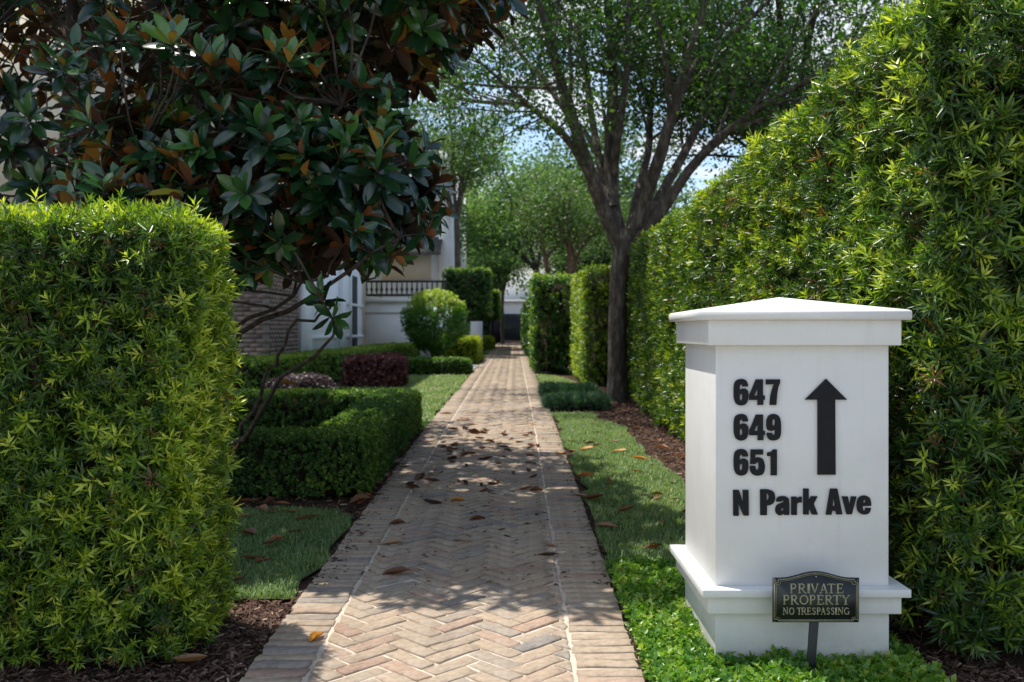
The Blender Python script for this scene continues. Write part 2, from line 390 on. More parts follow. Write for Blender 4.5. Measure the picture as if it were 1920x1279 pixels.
def core_box(lo, hi, inset, warp=None, seg=8):
    """closed inner block, subdivided so it can follow the warp"""
    bm = bmesh.new(); bmesh.ops.create_cube(bm, size=1)
    bmesh.ops.bevel(bm, geom=[e for e in bm.edges if max(v.co.z for v in e.verts) > 0], offset=.07, segments=2, affect='EDGES')
    lo = np.array(lo) + np.array([inset, inset, 0]); hi = np.array(hi) - inset
    bm.verts.ensure_lookup_table()
    V = np.array([v.co[:] for v in bm.verts]); V = (V + .5) * (hi - lo) + lo
    if warp is not None: V = warp(V)
    a = Acc(); Q = []; T = []
    bm.faces.ensure_lookup_table()
    for f in bm.faces:
        ids = [v.index for v in f.verts]
        for i in range(1, len(ids) - 1): T.append((ids[0], ids[i], ids[i + 1]))
    bm.free(); a.add(V, None, T, .3); return a

def in_view(P, margin=0):
    px = VPX + FPX * P[:, 0] / np.maximum(P[:, 1], .1); py = HY - FPX * (P[:, 2] - CAMZ) / np.maximum(P[:, 1], .1)
    return (P[:, 1] > .2) & (px > -margin) & (px < 1920 + margin) & (py > -margin) & (py < 1279 + margin)

def clump(P, nr, bumps, bf, depth, seed, pocket):
    dp = rng.random(len(P)) ** 1.5
    ck = sines(P, pocket, seed + 3)
    keep = (ck > -.30) | (rng.random(len(P)) < .15)
    stray = (rng.random(len(P)) < .03); dp = np.where(stray, -.25, dp)
    P = P + nr * (sines(P, bf, seed)[:, None] * bumps + np.clip(ck, -1, 1)[:, None] * .032 - dp[:, None] * depth)
    return P[keep], nr[keep], dp[keep]
def hedge_tint(P, nr, dp, tint, seed, pale_add):
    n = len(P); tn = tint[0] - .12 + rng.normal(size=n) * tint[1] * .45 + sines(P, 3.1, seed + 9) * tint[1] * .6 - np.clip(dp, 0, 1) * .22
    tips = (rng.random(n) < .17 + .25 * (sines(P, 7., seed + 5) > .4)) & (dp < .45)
    tn = np.where(tips, tn + rng.uniform(.2, .5, n), tn) + (nr[:, 2] > .5) * pale_add + (nr[:, 0] > .6) * pale_add * .6  # upward and right-facing sprigs painted paler, standing in for sunlight
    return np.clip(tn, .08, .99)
def hedge(name, label, lo, hi, r, faces, dens, templates, mat, warp=None, singles=0, tint=(.45, .22), tilt=(.7, .45, .5), core=.05,
          bumps=.02, bf=5., seed=1, depth=.05, cat='hedge', group=None, scale=(.75, 1.2), lit_paint=.0, partname='sprig', pocket=30.):
    base0 = np.array([[(lo[0] + hi[0]) / 2, (lo[1] + hi[1]) / 2, lo[2]]])
    base = tuple((warp(base0) if warp else base0)[0])
    t = thing(name, label, cat, base, group)
    P, nr = box_surface(lo, hi, r, faces, dens)
    P, nr, dp = clump(P, nr, bumps, bf, depth, seed, pocket)
    if warp: P = warp(P)
    n = len(P)
    D = nr * tilt[0] + np.array([0, 0, tilt[1]]) + rng.normal(size=(n, 3)) * tilt[2]
    fr = frames(D); sc = rng.uniform(scale[0], scale[1], n)
    tn = hedge_tint(P, nr, dp, tint, seed, lit_paint)
    tn[rng.random(n) < .025] = -.05
    which = rng.integers(0, len(templates), n)
    keep = np.ones(n, bool)
    if singles:
        idx = np.where(in_view(P, -10))[0]
        d = np.linalg.norm(P[idx] - np.array([0, 0, CAMZ]), axis=1)
        order = idx[np.argsort(d + rng.uniform(0, .35, len(d)))][:singles]
        ms = []
        for k, tp in enumerate(templates):
            a = Acc(); a.add(tp[0], tp[1], tp[2], tp[3]); ms.append(a.mesh(partname, mat))
        bv = Vector(base)
        for i in order:
            o = bpy.data.objects.new(partname, ms[which[i]]); link(o, t)
            m4 = Matrix(fr[i].tolist()).to_4x4() @ Matrix.Scale(float(sc[i]), 4); m4.translation = Vector(P[i]) - bv
            o.matrix_basis = m4; o['tshift'] = float(tn[i])
        keep[order] = False
    acc = Acc()
    for k, tp in enumerate(templates):
        s = keep & (which == k); scatter(acc, tp, P[s], fr[s], sc[s], tn[s])
    part('foliage', acc, mat, t, kind='stuff')
    c = core_box(lo, hi, core, warp); part('shade_core', c, M['core'], t)
    return t

# ================================================================ SETTING: ground, path
def groundpt(px, py):
    """point on the ground seen at a pixel of the photograph"""
    y = 2263.7 / (py - 575.0) if py > 801 else 1954.0 / (py - 606.0)
    return ((px - VPX) / FPX * y, y, gzf(y))

ys = np.concatenate([[-60, -10], np.linspace(-1, 12, 27), np.arange(13, 61, 3.), [80, 120, 300]])
xs = np.array([-200, -40, -12, -6, -3, -1.5, 0, 1.5, 3, 6, 12, 40, 200.])
def sheet(xa, ya, dz, und=0.0):
    X, Y = np.meshgrid(xa, ya); Z = gz(Y) + dz
    if und:
        P = np.stack([X.ravel(), Y.ravel(), 0 * X.ravel()], 1); Z = Z + und * sines(P, 1.7, 5).reshape(X.shape)
    n, m = len(ya), len(xa); i = np.arange(n - 1)[:, None] * m + np.arange(m - 1)[None]
    Q = np.stack([i, i + 1, i + m + 1, i + m], -1).reshape(-1, 4)
    return Acc().add(np.stack([X, Y, Z], -1).reshape(-1, 3), Q)
structure('ground', sheet(xs, ys, -0.030), M['soil'])

XL0, XL1, XR1, XR0 = -.908, -.696, .204, .428
P_END = 52.0
path_o = structure('brick_path', sheet(np.array([XL0 + .012, XL1, -.25, XR1, XR0 - .012]), np.concatenate([np.arange(2.4, 12, .4), np.arange(12, P_END + .1, 2.)]), 0.0), M['mortar'])
ea = Acc()

def brick_geo(poly, r, h=.0062, top_in=.0030, jit=.0027, lod=False):
    """worn brick from a convex outline: about ten outline points, chamfered top, <= 50 triangles"""
    pts = []
    n = len(poly)
    if lod:
        h = .003
        V = np.array([(x, y, -.02) for x, y in poly] + [(x, y, h) for x, y in poly]); Q = []
        return V, [(i, (i + 1) % n, n + (i + 1) % n, n + i) for i in range(n)], [(n, n + i, n + i + 1) for i in range(1, n - 1)]
    for i in range(n):
        a, b = poly[i], poly[(i + 1) % n]; L = math.hypot(b[0] - a[0], b[1] - a[1])
        k = 3 if L > .10 else (2 if L > .05 and n < 5 else 1)
        for j in range(k):
            f = j / k; pts.append((a[0] + (b[0] - a[0]) * f, a[1] + (b[1] - a[1]) * f))
    m = len(pts); pts = np.array(pts) + r.normal(size=(m, 2)) * jit
    c = pts.mean(0); d = pts - c; dl = np.linalg.norm(d, axis=1)[:, None] + 1e-6
    tin = pts - d / dl * (top_in * 1.3)
    b0 = np.column_stack([pts, np.full(m, -.02)]); b1 = np.column_stack([pts, np.full(m, h - top_in + r.normal() * .0005)])
    t1 = np.column_stack([tin, np.full(m, h) + r.normal(size=m) * .0007])
    V = np.vstack([b0, b1, t1, [[c[0], c[1], h + r.normal() * .0006]]])
    Q = []; T = []
    for i in range(m):
        j = (i + 1) % m
        Q.append((i, j, m + j, m + i)); Q.append((m + i, m + j, 2 * m + j, 2 * m + i)); T.append((2 * m + i, 2 * m + j, 3 * m))
    return V, Q, T

def clip(poly, x0, x1):
    def cut(p, f, g):
        o = []
        for i in range(len(p)):
            a, b = p[i], p[(i + 1) % len(p)]; fa, fb = f(a), f(b)
            if fa: o.append(a)
            if fa != fb: o.append(g(a, b))
        return o
    def at(X): return lambda a, b: (X, a[1] + (b[1] - a[1]) * (X - a[0]) / (b[0] - a[0]))
    p = cut(poly, lambda q: q[0] >= x0, at(x0))
    if len(p) > 2: p = cut(p, lambda q: q[0] <= x1, at(x1))
    q = []
    for a in p:
        if not q or math.hypot(a[0] - q[-1][0], a[1] - q[-1][1]) > .008: q.append(a)
    if len(q) > 1 and math.hypot(q[0][0] - q[-1][0], q[0][1] - q[-1][1]) < .008: q.pop()
    return q
def area(p): return abs(sum(p[i][0] * p[(i + 1) % len(p)][1] - p[(i + 1) % len(p)][0] * p[i][1] for i in range(len(p)))) / 2

bricks = []   # (poly world xy, centre)
Lb, Wb, J = .212, .0755, .0102
ca = math.sqrt(.5)
xmid = (XL1 + XR1) / 2
k = -10
for a_ in range(-4, 6):
    for b_ in range(0, int((P_END - 2.4) / (Wb * 2 * ca)) + 8):
        # lattice: staircase vector (W,W) runs along the path, (L,-L) runs across it
        for typ in (0, 1):
            ox, oy = b_ * Wb + a_ * Lb, b_ * Wb - a_ * Lb
            if typ == 0: q = [(ox, oy), (ox + Lb, oy), (ox + Lb, oy + Wb), (ox, oy + Wb)]
            else: q = [(ox + Lb, oy + Wb - Lb), (ox + Lb + Wb, oy + Wb - Lb), (ox + Lb + Wb, oy + Wb), (ox + Lb, oy + Wb)]
            cx = sum(p[0] for p in q) / 4; cy = sum(p[1] for p in q) / 4
            hj = J / 2
            q = [(p[0] + (hj if p[0] < cx else -hj), p[1] + (hj if p[1] < cy else -hj)) for p in q]
            # rotate so (1,1) -> +Y
            q = [(((p[0] - p[1]) * ca) + xmid - .02, ((p[0] + p[1]) * ca) + 2.3) for p in q]
            q = q[::1]
            p = clip(q, XL1 + .008, XR1 - .008)
            if len(p) < 3 or area(p) < .0009: continue
            yc = sum(v[1] for v in p) / len(p)
            if yc < 2.5 or yc > P_END: continue
            bricks.append((p, yc))
y = 2.45; pitch = .0735
while y < P_END:
    for (x0, x1) in ((XL0, XL1 - .008), (XR1 + .008, XR0)):
        j0, j1 = rng.normal() * .004, rng.normal() * .004; sh = rng.normal() * .0025; ww = pitch - rng.uniform(.007, .014)
        bricks.append(([(x0 + j0, y + sh), (x1 + j1 * .5, y + sh + rng.normal() * .0015), (x1 + j1 * .5, y + sh + ww), (x0 + j0, y + sh + ww)], y))
    y += pitch
bricks.sort(key=lambda b: b[1])
# how large each shows
def visible(b):
    y = max(b[1], .5); x = sum(v[0] for v in b[0]) / len(b[0])
    py = HY + FPX * (CAMZ - gzf(y)) / y; px = VPX + FPX * x / y
    return py < 1290 and -20 < px < 1940
far = Acc(); cnt = 0
rb = np.random.default_rng(11)
for p, yc in bricks:
    t = float(np.clip(rb.normal(.52, .2), 0, 1)); t = t if rb.random() > .06 else float(rb.uniform(0, .22))
    lift = rb.normal() * .0018; V, Q, T = brick_geo(p, rb, lod=yc > 13)
    V = np.asarray(V); c = V[:, :2].mean(0)
    tx, ty = rb.normal() * .011, rb.normal() * .011
    V[:, 2] += lift + (V[:, 0] - c[0]) * tx + (V[:, 1] - c[1]) * ty + gz(V[:, 1])
    if visible((p, yc)) and cnt < 300:
        cnt += 1; a = Acc(); a.add(V, Q, T, t)
        o = bpy.data.objects.new('brick', a.mesh('brick', M['brick'], (c[0], c[1], gzf(c[1])))); o.location = (c[0], c[1], gzf(c[1])); link(o, path_o)
    else: far.add(V, Q, T, t)
o = part('brickwork', far, M['brick'], path_o, kind='stuff')

structure('bounce_pavement', sheet(np.array([-40, -12, -4, -2, 0, 2, 4, 12, 40.]), np.array([-2.2, -1, 0, 1, 2.38]), -.012), M['concrete'])  # pavement behind the camera, out of view, added to bounce light forward
structure('road', sheet(np.array([-60, -12, 0, 12, 60.]), np.array([-10.5, -8, -5, -2.5]), -.10 + .08), M['asphalt'])
# lawns, as low sheets edged irregularly, with blades
def blob_sheet(poly, dz):
    bm = bmesh.new(); vs = [bm.verts.new((x, y, 0)) for x, y in poly]; bm.faces.new(vs)
    bmesh.ops.triangulate(bm, faces=bm.faces[:])
    V = np.array([v.co[:] for v in bm.verts]); T = []
    bm.verts.index_update()
    for f in bm.faces: T.append([v.index for v in f.verts])
    bm.free(); return V, np.array(T)
def inpoly(P, poly):
    x, y = P[:, 0], P[:, 1]; c = np.zeros(len(P), bool); n = len(poly); j = n - 1
    for i in range(n):
        xi, yi = poly[i]; xj, yj = poly[j]
        m = ((yi > y) != (yj > y)) & (x < (xj - xi) * (y - yi) / (yj - yi + 1e-12) + xi); c ^= m; j = i
    return c
def wobble(poly, step=.25, amp=.02):
    o = []
    for i in range(len(poly)):
        a = np.array(poly[i]); b = np.array(poly[(i + 1) % len(poly)]); L = np.linalg.norm(b - a); k = max(1, int(L / step))
        for j in range(k):
            p = a + (b - a) * j / k; o.append(tuple(p + rng.normal(size=2) * amp))
    return o
GR = [(np.array([(0, -.5, 0), (0, .5, 0), (.35, 0, 1)]), None)]
def lawn(name, poly, dens, hgt, wd, amp=.02, thin=0.0, tintc=.5):
    poly = wobble(poly, amp=amp); lo = np.min(poly, 0); hi = np.max(poly, 0)
    # sheet on a fine grid inside the outline so it follows the ground
    V, T = blob_sheet(poly, 0)
    base = Acc(); V[:, 2] = gz(V[:, 1]) - .012 ; base.add(V, None, T)
    so_ = structure(name, base, M['lawn'])
    n = int((hi - lo).prod() * dens); P = np.column_stack([rng.uniform(lo[0], hi[0], n), rng.uniform(lo[1], hi[1], n)])
    P = P[inpoly(P, poly)]; P3 = np.column_stack([P, gz(P[:, 1]) - .012])
    if thin: P3 = P3[(sines(np.column_stack([P, 0 * P[:, 0]]), 9., 77) > -.9 + thin) | (rng.random(len(P)) < .3)]
    n = len(P3); az = rng.uniform(0, 2 * np.pi, n); h = hgt * rng.uniform(.45, 1.3, n) * np.where(rng.random(n) < .03, 2.0, 1.); lean = rng.uniform(.2, 1.3, n)
    d = np.column_stack([np.cos(az), np.sin(az), 0 * az]); s = np.column_stack([-np.sin(az), np.cos(az), 0 * az])
    mid = P3 + d * (h * lean * .35)[:, None] + np.array([0, 0, 1.]) * (h * .7)[:, None]
    tip = P3 + d * (h * lean)[:, None] + np.array([0, 0, 1.]) * (h * rng.uniform(.6, 1.1, n))[:, None]
    ww = (wd * rng.uniform(.7, 1.3, n))[:, None] / 2
    V = np.stack([P3 - s * ww, P3 + s * ww, mid + s * ww * .8, mid - s * ww * .8, tip], 1).reshape(-1, 3)
    i = np.arange(n)[:, None] * 5; Q = i + np.array([[0, 1, 2, 3]]); T = i + np.array([[3, 2, 4]])
    tn = np.clip(tintc + rng.normal(size=n) * .2 + .22 * sines(P3, 5., 3), 0, 1); tn[rng.random(n) < .05] = 1.
    a = Acc(); a.add(V, Q, T, np.repeat(tn, 5))
    o = structure('grass', a, M['grass'], kind='stuff'); return o
lawn('lawn', [(-2.6, 4.22), (-.935, 4.22), (-.935, 5.75), (-1.1, 5.95), (-2.6, 5.95)], 14000, .028, .0042, .04, thin=.5, tintc=.42)
lawn('lawn', [(.455, 4.6), (1.12, 4.6), (1.2, 6.2), (1.22, 7.2), (1.12, 8.4), (1.08, 10.2), (.9, 11.6), (.455, 11.7)], 8500, .028, .0052, .04, thin=.5)
lawn('lawn', [(.455, 15.0), (1.0, 15.0), (1.15, 16.5), (1.0, 18.5), (.75, 19.8), (.455, 20.2)], 2200, .035, .012, .03, tintc=.62)
lawn('lawn', [(-4.0, 11.3), (-1.5, 11.3), (-1.4, 10.2), (-.94, 10.2), (-.94, 20.0), (-2.3, 20.0), (-3.0, 16.5), (-4.0, 14.2)], 1500, .035, .014, .04, tintc=.62)
lawn('lawn', [(-2.0, 28.5), (-.94, 28.5), (-.94, 33), (-2.0, 33)], 900, .04, .02, .04, tintc=.7)
lawn('lawn', [(-2.0, 35), (-.94, 35), (-.94, 38), (-2.0, 38)], 900, .04, .02, .04, tintc=.7)

# mulch chips
def chips(regions):
    a = Acc()
    for poly, dens, s in regions:
        lo = np.min(poly, 0); hi = np.max(poly, 0); n = int((hi - lo).prod() * dens)
        P = np.column_stack([rng.uniform(lo[0], hi[0], n), rng.uniform(lo[1], hi[1], n)]); P = P[inpoly(P, poly)]
        n = len(P); P3 = np.column_stack([P, gz(P[:, 1]) - .028 + rng.uniform(0, .016, n)])
        V = np.array([(-.5, -.12, 0), (.5, -.16, .02), (.5, .1, .03), (-.5, .14, .0), (-.4, 0, .13), (.42, 0, .15)]);
        tm = (V, np.array([(0, 1, 5, 4), (2, 3, 4, 5)]), np.zeros((0, 3), int), np.zeros(6))
        D = np.column_stack([rng.normal(size=n) * .35, rng.normal(size=n) * .35, np.ones(n)])
        scatter(a, tm, P3, frames(D), s * rng.uniform(.4, 1.4, n), np.clip(rng.normal(.45, .25, n), 0, 1))
    structure('mulch', a, M['chip'], kind='stuff')
chips([([(-2.4, 2.7), (-.92, 2.7), (-.92, 4.3), (-2.4, 4.3)], 3600, .030),
       ([(-3.2, 5.7), (-.92, 5.7), (-.92, 10.2), (-3.2, 10.2)], 700, .036),
       ([(.44, 2.7), (.47, 2.7), (.47, 11.7), (.44, 11.7)], 4000, .02),
       ([(-.94, 4.2), (-.91, 4.2), (-.91, 12), (-.94, 12)], 4000, .02),
       ([(1.35, 2.7), (1.8, 2.7), (1.7, 4.4), (1.3, 4.4)], 5000, .028),
       ([(1.05, 4.4), (1.6, 4.4), (1.75, 12), (.5, 14.5), (.9, 11.2), (1.05, 8)], 1100, .036),
       ([(.45, 11.4), (1.7, 11.4), (1.7, 20), (1.05, 19), (1.2, 16), (.9, 14.4), (.45, 14.2)], 350, .045)])
a = Acc(); n = 1500; yy = 4.3 + 6.5 * rng.random(n) ** 1.2; e = rng.random(n); xx = np.where(e < .35, XL0 + np.abs(rng.normal(size=n)) * .06, np.where(e < .5, XR0 - np.abs(rng.normal(size=n)) * .04, rng.uniform(XL0, XR0, n)))
V = np.array([(-.5, -.2, 0), (.5, -.12, .02), (.4, .22, .05), (-.45, .16, .0), (0, 0, .22)]); tm = (V, np.zeros((0, 4), int), np.array([(0, 1, 4), (1, 2, 4), (2, 3, 4), (3, 0, 4)]), np.zeros(5))
P3 = np.column_stack([xx, yy, gz(yy) + .007]); D = np.column_stack([rng.normal(size=n) * .25, rng.normal(size=n) * .25, np.ones(n)])
scatter(a, tm, P3, frames(D), .008 + .022 * rng.random(n) ** 2.5, np.clip(rng.normal(.3, .22, n), 0, 1)); structure('leaf_litter', a, M['chip'], kind='stuff')
for nm, bx in (('stone_slab', (.44, .80, 21.6, 25.2)), ('stone_slab', (-1.22, -.925, 21.6, 24.4))):
    a = Acc(); a.box(bx[0], bx[1], bx[2], bx[3], gzf(23) - .05, gzf(25) + .02)
    o = single(nm, a, M['curb'], ((bx[0] + bx[1]) / 2, (bx[2] + bx[3]) / 2, gzf(23)), 'flat white stone slab ' + ('right' if bx[0] > 0 else 'left') + ' of the path beside the ' + ('coarse-leaved hedge block' if bx[0] > 0 else 'golden hedge'), 'slab')

# ================================================================ SIGN PILLAR
PX, PY = 1.004, 3.71
gb = gzf(3.4)
pil = thing('sign_pillar', 'white stucco pillar with pyramid cap, black house numbers, street name and up arrow', 'pillar', (PX, PY, gb))
def ring_box(name, hw, z0, z1, bw=.004):
    a = Acc(); a.box(PX - hw, PX + hw, PY - hw, PY + hw, z0, z1); return bevel(part(name, a, M['paint'], pil), bw, 2)
ring_box('base', .3035, gb - .1, .256)
ring_box('base_band', .335, .2555, .3190)
ring_box('ledge', .3590, .3185, .3465, .003)
ring_box('shaft', .3022, .3460, 1.1860, .003)
ring_box('frieze', .3345, 1.1855, 1.2740, .003)
a = Acc(); h = .3605
V = []
for hw, z in ((h - .004, 1.2735), (h, 1.279), (h, 1.301), (h - .003, 1.3065), (h - .010, 1.3095)):
    V += [(PX - hw, PY - hw, z), (PX + hw, PY - hw, z), (PX + hw, PY + hw, z), (PX - hw, PY + hw, z)]
V.append((PX, PY, 1.364)); V.append((PX, PY, 1.2735))
Q = []; T = []
for L_ in range(4):
    for i in range(4): Q.append((L_ * 4 + i, L_ * 4 + (i + 1) % 4, L_ * 4 + 4 + (i + 1) % 4, L_ * 4 + 4 + i))
for i in range(4): T.append((16 + i, 16 + (i + 1) % 4, 20)); T.append(((i + 1) % 4, i, 21))
a.add(V, Q, T); part('cap', a, M['paint'], pil)

# letters traced as closed smooth/corner outlines
Yf = PY - .3022   # shaft face
def smooth_outline(pts, k=5):
    """pts: (x, y, 'c'|'s'); catmull-rom through runs of smooth points, corners stay sharp"""
    n = len(pts); out = []
    for i in range(n):
        p0, p1, p2, p3 = pts[i - 1], pts[i], pts[(i + 1) % n], pts[(i + 2) % n]
        a = np.array(p1[:2], float); b = np.array(p2[:2], float)
        if p1[2] == 'c' and p2[2] == 'c': out.append(tuple(a)); continue
        m1 = (b - np.array(p0[:2])) / 2 if p1[2] == 's' else None
        m2 = (np.array(p3[:2]) - a) / 2 if p2[2] == 's' else None
        if m1 is None: m1 = (b - a) * 1.5 - m2 * .5
        if m2 is None: m2 = (b - a) * 1.5 - m1 * .5
        for j in range(k):
            t = j / k; h00 = 2 * t**3 - 3 * t**2 + 1; h10 = t**3 - 2 * t**2 + t; h01 = -2 * t**3 + 3 * t**2; h11 = t**3 - t**2
            out.append(tuple(h00 * a + h10 * m1 + h01 * b + h11 * m2))
    return out
def S_(s):
    o = []
    for tok in s.split():
        f = 's' if tok.endswith('s') else 'c'; x, y = tok.rstrip('sc').split(','); o.append((float(x), float(y), f))
    return o
six = "265,158 262,118s 235,78s 185,67s 130,84s 102,130s 96,225s 103,315s 132,368s 185,385s 240,366s 267,312s 270,235s 255,196s 225,182s 192,187s 168,204 168,150s 183,134s 199,142s 202,158"
six_h = "183,240s 169,262s 168,305s 183,327s 199,305s 199,262s"
def rot180(s, cx, cy): return ' '.join('%g,%g%s' % (cx - p[0], cy - p[1], p[2]) for p in S_(s))
nine, nine_h = rot180(six, 758, 871), rot180(six_h, 758, 871)
def shift(s, dx, dy): return ' '.join('%g,%g%s' % (p[0] + dx, p[1] + dy, p[2]) for p in S_(s))
four = "283,318 283,262 362,72 445,72 445,265 468,265 468,318 450,318 450,378 383,378 383,318"; four_h = "340,266 383,266 383,172"
seven = "483,72 650,72 650,112 622,200s 605,378 527,378 543,240s 580,132 483,132"
five = "300,912 447,912 447,972 355,972 351,1016 395,1005s 445,1028s 468,1105s 462,1170s 435,1210s 380,1225s 325,1210s 296,1165s 292,1108 355,1108 360,1145s 376,1158s 392,1145s 396,1105s 391,1072s 375,1062s 354,1085 295,1085"
one = "568,912 612,912 612,1220 540,1220 540,990 498,990 498,948 545,938s"
arrow = "370,65 620,315 478,315 483,1213 270,1213 270,315 120,315"
LET = {'N': ("93,122 163,122 217,285 213,122 282,122 285,438 222,438 157,285 162,440 95,440", None),
 'P': ("428,115 525,115s 590,142s 612,210s 592,280s 545,308s 510,310 510,432 430,432", "505,165 524,172s 535,207s 525,243s 506,252"),
 'a': ("627,265 645,215s 705,197s 765,212s 785,262s 787,430 722,430 716,410 672,436s 628,412s 616,360s 637,308s 690,284s 718,272s 705,246s 690,265", "714,332 692,352s 688,372s 703,386s 716,370"),
 'r': ("815,205 880,205 882,238 905,212s 942,203 942,276 905,277s 884,300s 882,430 815,430", None),
 'k': ("963,105 1028,105 1028,258 1062,200 1137,200 1090,290 1142,425 1068,425 1042,350 1028,370 1028,425 963,425", None),
 'A': ("1243,427 1297,105 1383,105 1445,422 1372,424 1364,378 1318,378 1308,427", "1322,322 1357,322 1340,185"),
 'v': ("1443,202 1513,202 1535,325 1557,202 1618,202 1562,422 1500,422", None),
 'e': ("1800,318 1798,260s 1775,210s 1718,190s 1660,210s 1630,265s 1628,345s 1655,402s 1715,425s 1775,405s 1800,345 1737,345 1730,370s 1715,380s 1700,362s 1698,318", "1700,280 1704,252s 1718,240s 1733,252s 1737,280")}
def glyph(name, outline, holes, ox, oy, sc, depth, parent, yface, mat, Xf=None):
    def w(p):
        px, py = ox + p[0] / sc, oy + p[1] / sc
        return ((px - VPX) / FPX * yface, CAMZ - (py - HY) / FPX * yface)
    cu = bpy.data.curves.new(name, 'CURVE'); cu.dimensions = '2D'; cu.fill_mode = 'BOTH'; cu.extrude = depth / 2
    outs = [[w(p) for p in smooth_outline(S_(outline))]] + [[w(p) for p in smooth_outline(S_(h))] for h in holes]
    c = np.mean(outs[0], 0)
    for o in outs:
        sp = cu.splines.new('POLY'); sp.points.add(len(o) - 1); sp.use_cyclic_u = True
        for q, p in zip(sp.points, o): q.co = (p[0] - c[0], p[1] - c[1], 0, 1)
    tmp = bpy.data.objects.new(name, cu); C.objects.link(tmp); bpy.context.view_layer.update()
    me = bpy.data.meshes.new_from_object(tmp.evaluated_get(bpy.context.evaluated_depsgraph_get()))
    bpy.data.objects.remove(tmp); me.materials.clear(); me.materials.append(mat); me.name = name
    o = bpy.data.objects.new(name, me); link(o, parent)
    o.location = Vector((c[0], yface - depth / 2, c[1])) - parent.location; o.rotation_euler = (R(90), 0, 0); return o
DIG = [('digit', six, [six_h], 0), ('digit', four, [four_h], 0), ('digit', seven, [], 0),
       ('digit', shift(six, 0, 419), [shift(six_h, 0, 419)], 0), ('digit', shift(four, 1, 422), [shift(four_h, 1, 422)], 0), ('digit', nine, [nine_h], 0),
       ('digit', shift(six, 0, 839), [shift(six_h, 0, 839)], 0), ('digit', five, [], 0), ('digit', one, [], 0)]
for nm, o_, hs, _ in DIG: glyph(nm, o_, hs, 1360, 700, 6.395, .009, pil, Yf, M['letter'])
glyph('arrow', arrow, [], 1490, 700, 6.395, .009, pil, Yf, M['letter'])
for ch in ('N', 'P', 'a', 'r', 'k', 'A', 'v', 'e'):
    o_, h_ = LET[ch]; glyph('letter', o_, [h_] if h_ else [], 1360, 900, 6.62, .009, pil, Yf, M['letter'])

# ---- private property sign on a stake
YS = 3.285
sg = thing('warning_sign', 'small black plaque lettered PRIVATE PROPERTY NO TRESPASSING on a dark stake before the pillar', 'sign', ((1522 - VPX) / FPX * YS, YS, gzf(YS)))
def pw(x, y, dy=0):   # crop px (10.66/px from 1440,1060) to world
    px, py = 1440 + x / 10.66, 1060 + y / 10.66
    return ((px - VPX) / FPX * YS, YS - dy, CAMZ - (py - HY) / FPX * YS)
def topline(x, off=0):
    u = (x - 955) / 855.0; a = abs(u)
    base = 248.0
    v = 0 if a > .82 else (math.cos(a / .82 * math.pi) + 1) / 2 * 130
    return base - v + off
def slab(outline, y0, y1, tint=.5):
    n = len(outline); V = [pw(x, y, y0) for x, y in outline] + [pw(x, y, y1) for x, y in outline]
    bm = bmesh.new(); vs = [bm.verts.new(v) for v in V]; bm.faces.new(vs[n:]); bm.faces.new(vs[:n][::-1])
    for i in range(n): bm.faces.new((vs[i], vs[(i + 1) % n], vs[n + (i + 1) % n], vs[n + i]))
    bmesh.ops.triangulate(bm, faces=bm.faces[:]); bm.verts.index_update()
    V = np.array([v.co[:] for v in bm.verts]); T = np.array([[v.index for v in f.verts] for f in bm.faces]); bm.free()
    return V, T
ol = [(x, topline(x)) for x in np.linspace(95, 1815, 41)] + [(1808, 1132), (90, 1132)]
V, T = slab(ol, -.004, .004); a = Acc(); a.add(V, None, T); plq = part('plaque', a, M['plaque'], sg)
def strip(acc, pts, wd, dy0, dy1):
    """thin raised line along pts (crop px)"""
    for k_ in range(len(pts) - 1):
        (x0, y0), (x1, y1) = pts[k_], pts[k_ + 1]; L = math.hypot(x1 - x0, y1 - y0) + 1e-6; nx, ny = -(y1 - y0) / L * wd / 2, (x1 - x0) / L * wd / 2
        q = [(x0 + nx, y0 + ny), (x1 + nx, y1 + ny), (x1 - nx, y1 - ny), (x0 - nx, y0 - ny)]
        e = dy1 + (k_ % 3) * .00006
        V = [pw(x, y, dy0) for x, y in q] + [pw(x, y, e) for x, y in q]
        acc.add(V, [(4, 5, 6, 7), (0, 1, 5, 4), (1, 2, 6, 5), (2, 3, 7, 6), (3, 0, 4, 7)])
a = Acc(); xs_ = np.linspace(205, 1705, 31)
strip(a, [(x, topline(x, 30)) for x in xs_] + [(1745, 345), (1790, 345), (1785, 1070), (1700, 1070), (1690, 1105), (205, 1105), (195, 1070), (115, 1070), (120, 345), (190, 345), (205, topline(205, 30))], 13, .0035, .0049)
part('outer_border', a, M['gold'], sg, base=tuple(sg.location))
a = Acc(); xs_ = np.linspace(245, 1665, 31)
strip(a, [(x, topline(x, 62)) for x in xs_] + [(1680, 372), (1762, 380), (1752, 1030), (1672, 1038), (1665, 1080), (240, 1080), (228, 1038), (150, 1030), (156, 380), (235, 372), (245, topline(245, 62))], 7, .0035, .0045)
part('inner_border', a, M['gold'], sg, base=tuple(sg.location))
a = Acc(); a.tube([pw(952, 220, .003), pw(952, 220, .007)], .0017, 8); part('screw', a, M['rivet'], sg)
for (x, y) in ((140, 300), (1778, 300), (118, 1115), (1790, 1098)):
    a = Acc(); a.tube([pw(x, y, .003), pw(x, y, .0058)], .0016, 8); part('corner_stud', a, M['gold'], sg)
def arcp(cx, cy, rx, ry, a0, a1, n=8): return [(cx + rx * math.cos(R(t)), cy + ry * math.sin(R(t))) for t in np.linspace(a0, a1, n)]
TH, TN = .15, .07
